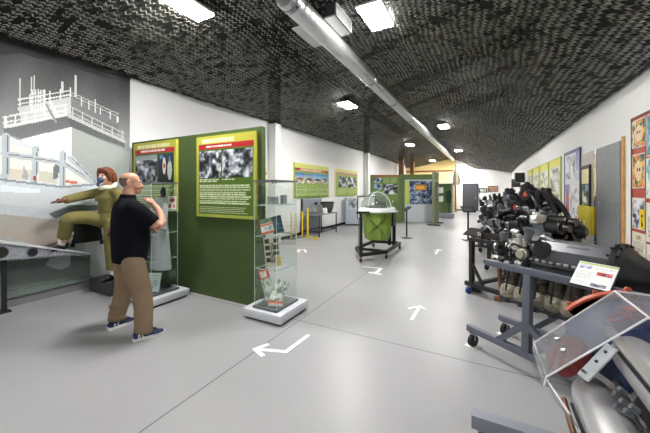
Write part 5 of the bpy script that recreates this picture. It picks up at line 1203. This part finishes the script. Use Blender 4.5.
clutter(e, rg, (-.55,.5,-.45,-.15,.05,.42), 26, SV+BL); clutter(e, rg, (-.6,-.35,-.3,.3,.1,.5), 10, SV); clutter(e, rg, (-.55,.45,-.5,-.4,.1,.4), 24, [M_PALE,M_GREYM,M_BLACKM,M_BLACKM], .6); clutter(e, rg, (-.5,.3,-.25,.15,.4,.5), 10, [M_SILVER,M_BLACKM], .6)

# radial engine with red caps
t_ = trolley('black trolley under the big black radial engine', (.72,6.85,0), RZ, .6, .4, .62)
e = thing('aircraft_engine', 'big black radial aircraft engine with dull red port caps rising behind the flat engine', 'engine', (.72,6.85,.67), RZ)
C0 = V((0,0,.53)); ax = V((.55,-.8,.1)).normalized()
b = MB(); b.lathe(C0-ax*.3, ax, [(0,.12),(.05,.2),(.2,.24),(.36,.24),(.45,.17),(.55,.12),(.57,.06),(.75,.055)],24); b.build('crankcase', M_DARKM, e)
up = V((0,0,1)); X_ = up.cross(ax).normalized(); Y_ = ax.cross(X_)
for i in range(9):
    a = 2*PI*i/9+PI/2; d_ = X_*math.cos(a)+Y_*math.sin(a); o = C0+d_*.2
    b = MB(); finned(b, o, o+d_*.2, .1, 8, 16); c_ = b.build('cylinder', M_BLACKM, e)
    b = MB(); finned(b, o+d_*.2, o+d_*.31, .12, 4, 16); b.ball(o+d_*.31+ax*.05,(.05,.05,.05),10); b.build('cylinder_head', M_BLACKM, c_)
    b = MB(); b.tube([o+d_*.3-ax*.08, o+d_*.26-ax*.18, o+d_*.1-ax*.22],.035,9,4); b.build('exhaust_stub', M_BLACKM, e)
    b = MB(); b.tube([C0+d_*.2+ax*.16, C0+d_*.34+ax*.13, C0+d_*.46+ax*.06],.012,8,3); b.build('pushrod_tube', M_HOSE, e)
T2 = wm(e).inverted()
def capped(p, d, r1, L=.16):
    p = T2 @ V(p); d = (T2.to_3x3() @ V(d)).normalized()
    b = MB(); b.lathe(p-d*L, d, [(0,r1*2.6),(L*.4,r1*2.5),(L*.6,r1*1.5),(L*.8,r1*1.4),(L*.82,r1*1.7),(L,r1*1.7),(L,r1*.85)],16,True,False); q_ = b.build('exhaust_port', M_BLACKM, e)
    MB().lathe(p-d*.03, d, [(0,r1*.9),(.012,r1*.85)],16).build('red_cap', M_RCAP, q_)
capped((.62,6.28,1.53),(-.55,-.8,.1),.06,.24); capped((.46,6.05,1.31),(-.45,-.85,.05),.055,.25)
pipes('black_hose', e, [[T2 @ V(q_) for q_ in L_] for L_ in ([(.62,6.5,1.6),(.72,6.2,1.5),(.8,6.1,1.25),(.72,6.1,1.0)],[(.7,6.5,1.62),(.9,6.25,1.5),(1.02,6.15,1.25),(1.0,6.15,1.0)],[(.45,6.4,1.42),(.52,6.2,1.3),(.58,6.15,1.05)],[(.25,6.5,1.4),(.2,6.35,1.2),(.3,6.3,1.0)],[(.8,6.5,1.6),(1.1,6.4,1.4),(1.25,6.3,1.1)])], .042, M_HOSE)
clutter(e, random.Random(5), (-.45,.5,-.5,-.2,.1,.85), 26, BL+[M_GREYM,M_SILVER])
# upright V engines farther back
def v_engine(label, tl, loc, rz, sc, seed, cover, wheel=None):
    rg = random.Random(seed); trolley(tl, loc, rz, .8*sc, .34, .6, wheel)
    e = thing('aircraft_engine', label, 'engine', (loc[0],loc[1],.65), rz)
    b = MB(); b.prism([(-.16,0),(.16,0),(.2,.2),(.1,.3),(-.1,.3),(-.2,.2)], (-.75*sc,0,0), (0,1,0), (0,0,1), (1,0,0), 1.5*sc); b.build('crankcase', M_GREYM, e)
    for sd in (-1,1):
        d_ = V((0,sd*.5,.866)); R_ = Matrix.Rotation(-sd*math.radians(30),4,'X')
        o = V((0,sd*.13,.24))
        b = MB(); b.box(o+d_*.14,(1.3*sc,.2,.28),R_,.01); b.build('cylinder_bank', M_DARKM, e)
        b = MB(); b.box(o+d_*.32,(1.34*sc,.19,.09),R_,.03)
        [b.box(o+d_*.37+V((-.55*sc+i*.22*sc,0,0)),(.05,.12,.02),R_,.005) for i in range(6)]; b.build('valve_cover', cover, e)
        for i in range(6): b = MB(); b.tube([o+d_*.2+V((-.55*sc+i*.22*sc,sd*.1,0)), o+d_*.22+V((-.55*sc+i*.22*sc,sd*.17,0)), o+d_*.3+V((-.55*sc+i*.22*sc,sd*.22,0))],.034,9,3); b.build('exhaust_stub', M_BLACKM, e)
    b = MB(); b.box((0,0,.5),(1.0*sc,.16,.1),None,.02); b.build('intake_manifold', M_BLACKM, e)
    pipes('intake_pipe', e, [[(-.5*sc+i*.25*sc,-.1,.45),(-.45*sc+i*.25*sc,0,.62),(-.4*sc+i*.25*sc,.1,.45)] for i in range(5)], .03, M_GREYM)
    b = MB(); b.lathe((.75*sc,0,.22),(1,0,0),[(0,.24),(.1,.24),(.12,.16),(.26,.12),(.28,.06),(.45,.055)],20); b.build('reduction_gear', M_DARKM, e)
    b = MB(); b.lathe((-.75*sc,0,.22),(-1,0,0),[(0,.12),(.04,.15),(.12,.15),(.14,.08),(.24,.07)],20); b.build('supercharger', M_DARKM, e)
    clutter(e, rg, (-.8*sc,.7*sc,-.4,-.2,.05,.6), 14, SV); clutter(e, rg, (-1.0*sc,-.7*sc,-.3,.3,.1,.7), 8, SV+BL)
    clutter(e, rg, (-.6*sc,.6*sc,-.2,.2,.6,.74), 7, BL); return e
v_engine('grey upright V aircraft engine with ribbed black valve cover, left of the radial engine', 'black trolley under the grey V engine left of the radial', (.55,8.7,0), RZ, .75, 21, M_BLACKM)
v_engine('silver V aircraft engine farther back along the right wall', 'black trolley under the silver V engine farther back', (.62,10.9,0), RZ, .8, 22, M_GREYM)
v_engine('farthest dark V aircraft engine in the row', 'black trolley under the farthest engine', (.7,13.2,0), RZ, .8, 23, M_DARKM)
lectern('slim lectern with a black reading board left of the grey V engine', -.46, 10.55, 1.02, .4, .4, .3)
b = MB(); b.box((-.12,9.5,.32),(.34,.3,.24),RZ,.006); b.box((-.12,9.5,.1),(.1,.1,.2)); b.span(-.3,.06,9.42,9.58,0,.05); tag(b.build('wooden_crate', mat('brown_crate',(104,76,60),.7)), 'small brown box on a black foot at the left end of the grey V engine', 'box')

# ------------------------------------------------------------------ cut-away jet engine in the foreground
JX, JZ = .75, .63
st = thing('jet_stand', 'blue-grey rail stand low under the cut-away jet engine at the lower right', 'engine stand', (JX,1.5,0))
for y in (2.04, 1.0):
    MB().span(-.82,.62,y-1.5-.04,y-1.5+.04,.17,.25,.004).build('cross_rail', mat('pale_rail_paint',(124,128,140),.45), st)
    for x in (-.76,.56): caster('caster', st, x, y-1.5, M_RUBBER, .15)
b = MB(); [b.span(x-.035,x+.035,-.5,.5,.18,.24) for x in (-.1,.3)]; b.build('side_rail', M_STAND, st)
for x in (-.1,.3):
    for y in (-.46,.5): MB().span(x-.03,x+.03,y-.03,y+.03,.24,.42).build('post', M_STAND, st)
e = thing('jet_engine', 'cut-away jet engine with silver combustion cans and red and blue painted sections, lower right corner', 'engine', (JX,1.6,JZ))
pt = lambda a, r, y: V((math.cos(math.radians(a))*r, y, math.sin(math.radians(a))*r))
def part_lathe(b, y0, prof, a0, a1, n=30):
    L = [[b.bm.verts.new(pt(a0+(a1-a0)*k/n, r_, y0-h)) for h, r_ in prof+[(h, r_-.012) for h, r_ in prof[::-1]]] for k in range(n+1)]
    return b.skin(L)
for i in range(8):
    a = 170-45*i
    if i == 5: pass
    b = MB(); b.lathe(pt(a,.33,.19),(0,-1,0),[(0,.045),(.03,.07),(.09,.082),(.5,.086),(.51,.093),(.54,.093),(.545,.075)],26); c_ = b.build('combustion_can', mat('brushed_can_steel',(206,206,208),.34,.6,var=.06,vscale=5), e, False, 30)
    b = MB(); b.bar(pt(a+6,.33+.082,.08), pt(a+6,.33+.084,-.33), .012,.006); b.build('can_seam', M_DARKM, c_)
    b = MB(); b.tube([pt(a-22,.3,.1), pt(a-22,.33,-.1), pt(a-22,.3,-.36)],.014,8,4); b.build('air_line', M_DARKM, e)
b = MB(); b.lathe((0,.15,0),(0,-1,0),[(0,.2),(.2,.2),(.5,.22),(.55,.24),(.75,.2)],28); b.build('inner_casing', mat('dark_inner',(62,58,56),.5,.6,var=.3), e)
b = MB(); part_lathe(b,.64,[(0,.35),(.03,.375),(.2,.385),(.42,.385),(.48,.33),(.51,.24)],-40,153); b.build('compressor_casing', mat('blue_cut_section',(44,60,100),.45,var=.5,vscale=22), e)
b = MB(); part_lathe(b,.68,[(0,.36),(0,.41),(.02,.418),(.04,.41),(.04,.36)],98,141); b.build('inlet_ring', M_ORANGE, e)
b = MB(); part_lathe(b,.66,[(0,.02),(0,.37),(.04,.36),(.04,.02)],-40,140); b.build('inlet_bowl', M_NAVYP, e)
for k_ in range(3): MB().tube([pt(96+k_*20,.36,.7), pt(96+k_*20,.41,.69), pt(96+k_*20,.42,.66)],.014,8,2).build('inlet_lug', M_ORANGE, e)
# red cut faces
o = V((-.407,.2,.185)); d_ = V((-.74,-.12,.66)).normalized()
b = MB(); b.lathe(o-d_*.03, d_, [(0,.098),(.04,.1),(.045,.097)],24); b.build('red_diffuser_disc', mat('dark_red_cut_section',(128,44,44),.45,var=.35,vscale=30), e)
b = MB()
for k_ in range(2):
    p_ = pt(118-k_*11,.415,.3); x_ = V((0,1,0)); n_ = p_.copy(); n_.y = 0; n_.normalize(); y_ = n_.cross(x_)
    for s in (-1,1): b.bar(p_-x_*.03+y_*s*.03, p_+x_*.03+y_*s*.03, .008); b.bar(p_-y_*.03+x_*s*.03, p_+y_*.03+x_*s*.03, .008)
p_ = pt(108,.415,.36); b.prism([(-.03,-.02),(.04,-.03),(.02,.03),(-.02,.04)], p_, (0,1,0), (.95,0,.3), (-.3,0,.95), .008)
b.build('red_window_frame', mat('red_edge_paint',(176,70,64),.5), e)
# bracket plate with two bolts, long grey struts, nuts, copper pipe
b = MB(); pl = [pt(154,.435,.0), pt(131,.43,.05)]; b.bar(pl[0], pl[1], .055, .008, .003); b.build('bridge_plate', M_LGREY, e)
b = MB(); n_ = pt(144,1,0); [MB().cyl(pl[0].lerp(pl[1],f)+n_*.002, pl[0].lerp(pl[1],f)+n_*r2, .0065, None, 6).build('bolt', m2, e) for f, r2, m2 in ((.14,.018,M_STEEL),(.5,.009,M_DARKM),(.8,.009,M_DARKM))]; b.bm.free()
for a in (127, 95): b = MB(); b.bar(pt(a,.44,.2), pt(a,.44,-.5), .04, .014, .003); b.build('long_strut', mat('pale_grey_strut',(186,184,182),.4,.4), e)
[MB().cyl(pt(147-j*4+(i%2)*3,.36,-.1-i*.05), pt(147-j*4+(i%2)*3,.385,-.1-i*.05), .011, None, 6).build('nut', M_GREYM, e) for i in range(3) for j in range(2)]
b = MB(); b.tube([pt(178,.43,.12), pt(181,.435,-.1), pt(184,.43,-.45)],.012,8,4); b.build('copper_pipe', M_COPPER, e)
b = MB(); b.lathe(pt(133,.27,.04),(0,-1,0),[(0,.03),(.08,.03),(.09,.02),(.14,.02)],14); b.build('brass_union', mat('brass_union_metal',(150,110,80),.35,.8), e)
b = MB(); b.tube([pt(75,.46,.3), pt(78,.47,.1), pt(85,.46,-.05)],.035,12,5); b.build('intake_sleeve', M_SILVER, e)
# acrylic guard lying over the cut section
t = thing('acrylic_guard', 'folded clear acrylic guard with white edges resting over the cut-away jet engine', 'guard', (.75,1.7,.7))
path = [(.232,.74),(.238,.78),(.56,1.105),(.95,1.105),(1.265,.78)]
def guard(y0, y1, name):
    b = MB(); th = .006
    for (xa,za),(xb,zb) in zip(path,path[1:]):
        d_ = V((xb-xa,0,zb-za)).normalized(); n_ = V((-d_.z,0,d_.x))
        vs = []
        for y in (y0,y1): vs += [b.bm.verts.new(V((xa,y,za))), b.bm.verts.new(V((xb,y,zb))), b.bm.verts.new(V((xb,y,zb))+n_*th), b.bm.verts.new(V((xa,y,za))+n_*th)]
        b.skin([vs[:4],vs[4:]])
    bmesh.ops.remove_doubles(b.bm, verts=b.bm.verts, dist=1e-5)
    return b.build(name, ACRYL, t, True)
guard(1.61,1.95,'guard_sheet'); 
def rim(name, pts, r_=.0045):
    b = MB(); b.tube(pts, r_, 6, 1); return b.build(name, ACEDGE, t, True)
for y in (1.95,1.61): rim('sheet_edge', [(x,y,z+.003) for x, z in path])
rim('sheet_edge', [(.235,1.95,.78),(.245,1.61,.765)]); rim('sheet_edge', [(.245,1.61,.765),(.285,1.44,.75)]); rim('sheet_edge', [(.56,1.95,1.108),(.56,1.5,1.108)])
b = MB(); v4 = [b.bm.verts.new(q_) for q_ in ((.245,1.61,.765),(.285,1.44,.75),(.31,1.44,.70),(.26,1.61,.70))]; f_ = b.bm.faces.new(v4); r_ = bmesh.ops.extrude_face_region(b.bm, geom=[f_])
for v_ in r_['geom']:
    if isinstance(v_, bmesh.types.BMVert): v_.co.x += .005
b.build('guard_flap', ACRYL, t, True)
for y in (1.72,1.84): b = MB(); b.cyl((.32,y,.862),(.315,y,.872),.012,None,10); b.build('guard_screw', M_STEEL, t, True)
# ================================================================== AMBIENT
w = bpy.data.worlds.new('world'); SC.world = w; w.use_nodes = True
w.node_tree.nodes['Background'].inputs[0].default_value = (.9,.93,1,1); w.node_tree.nodes['Background'].inputs[1].default_value = .0
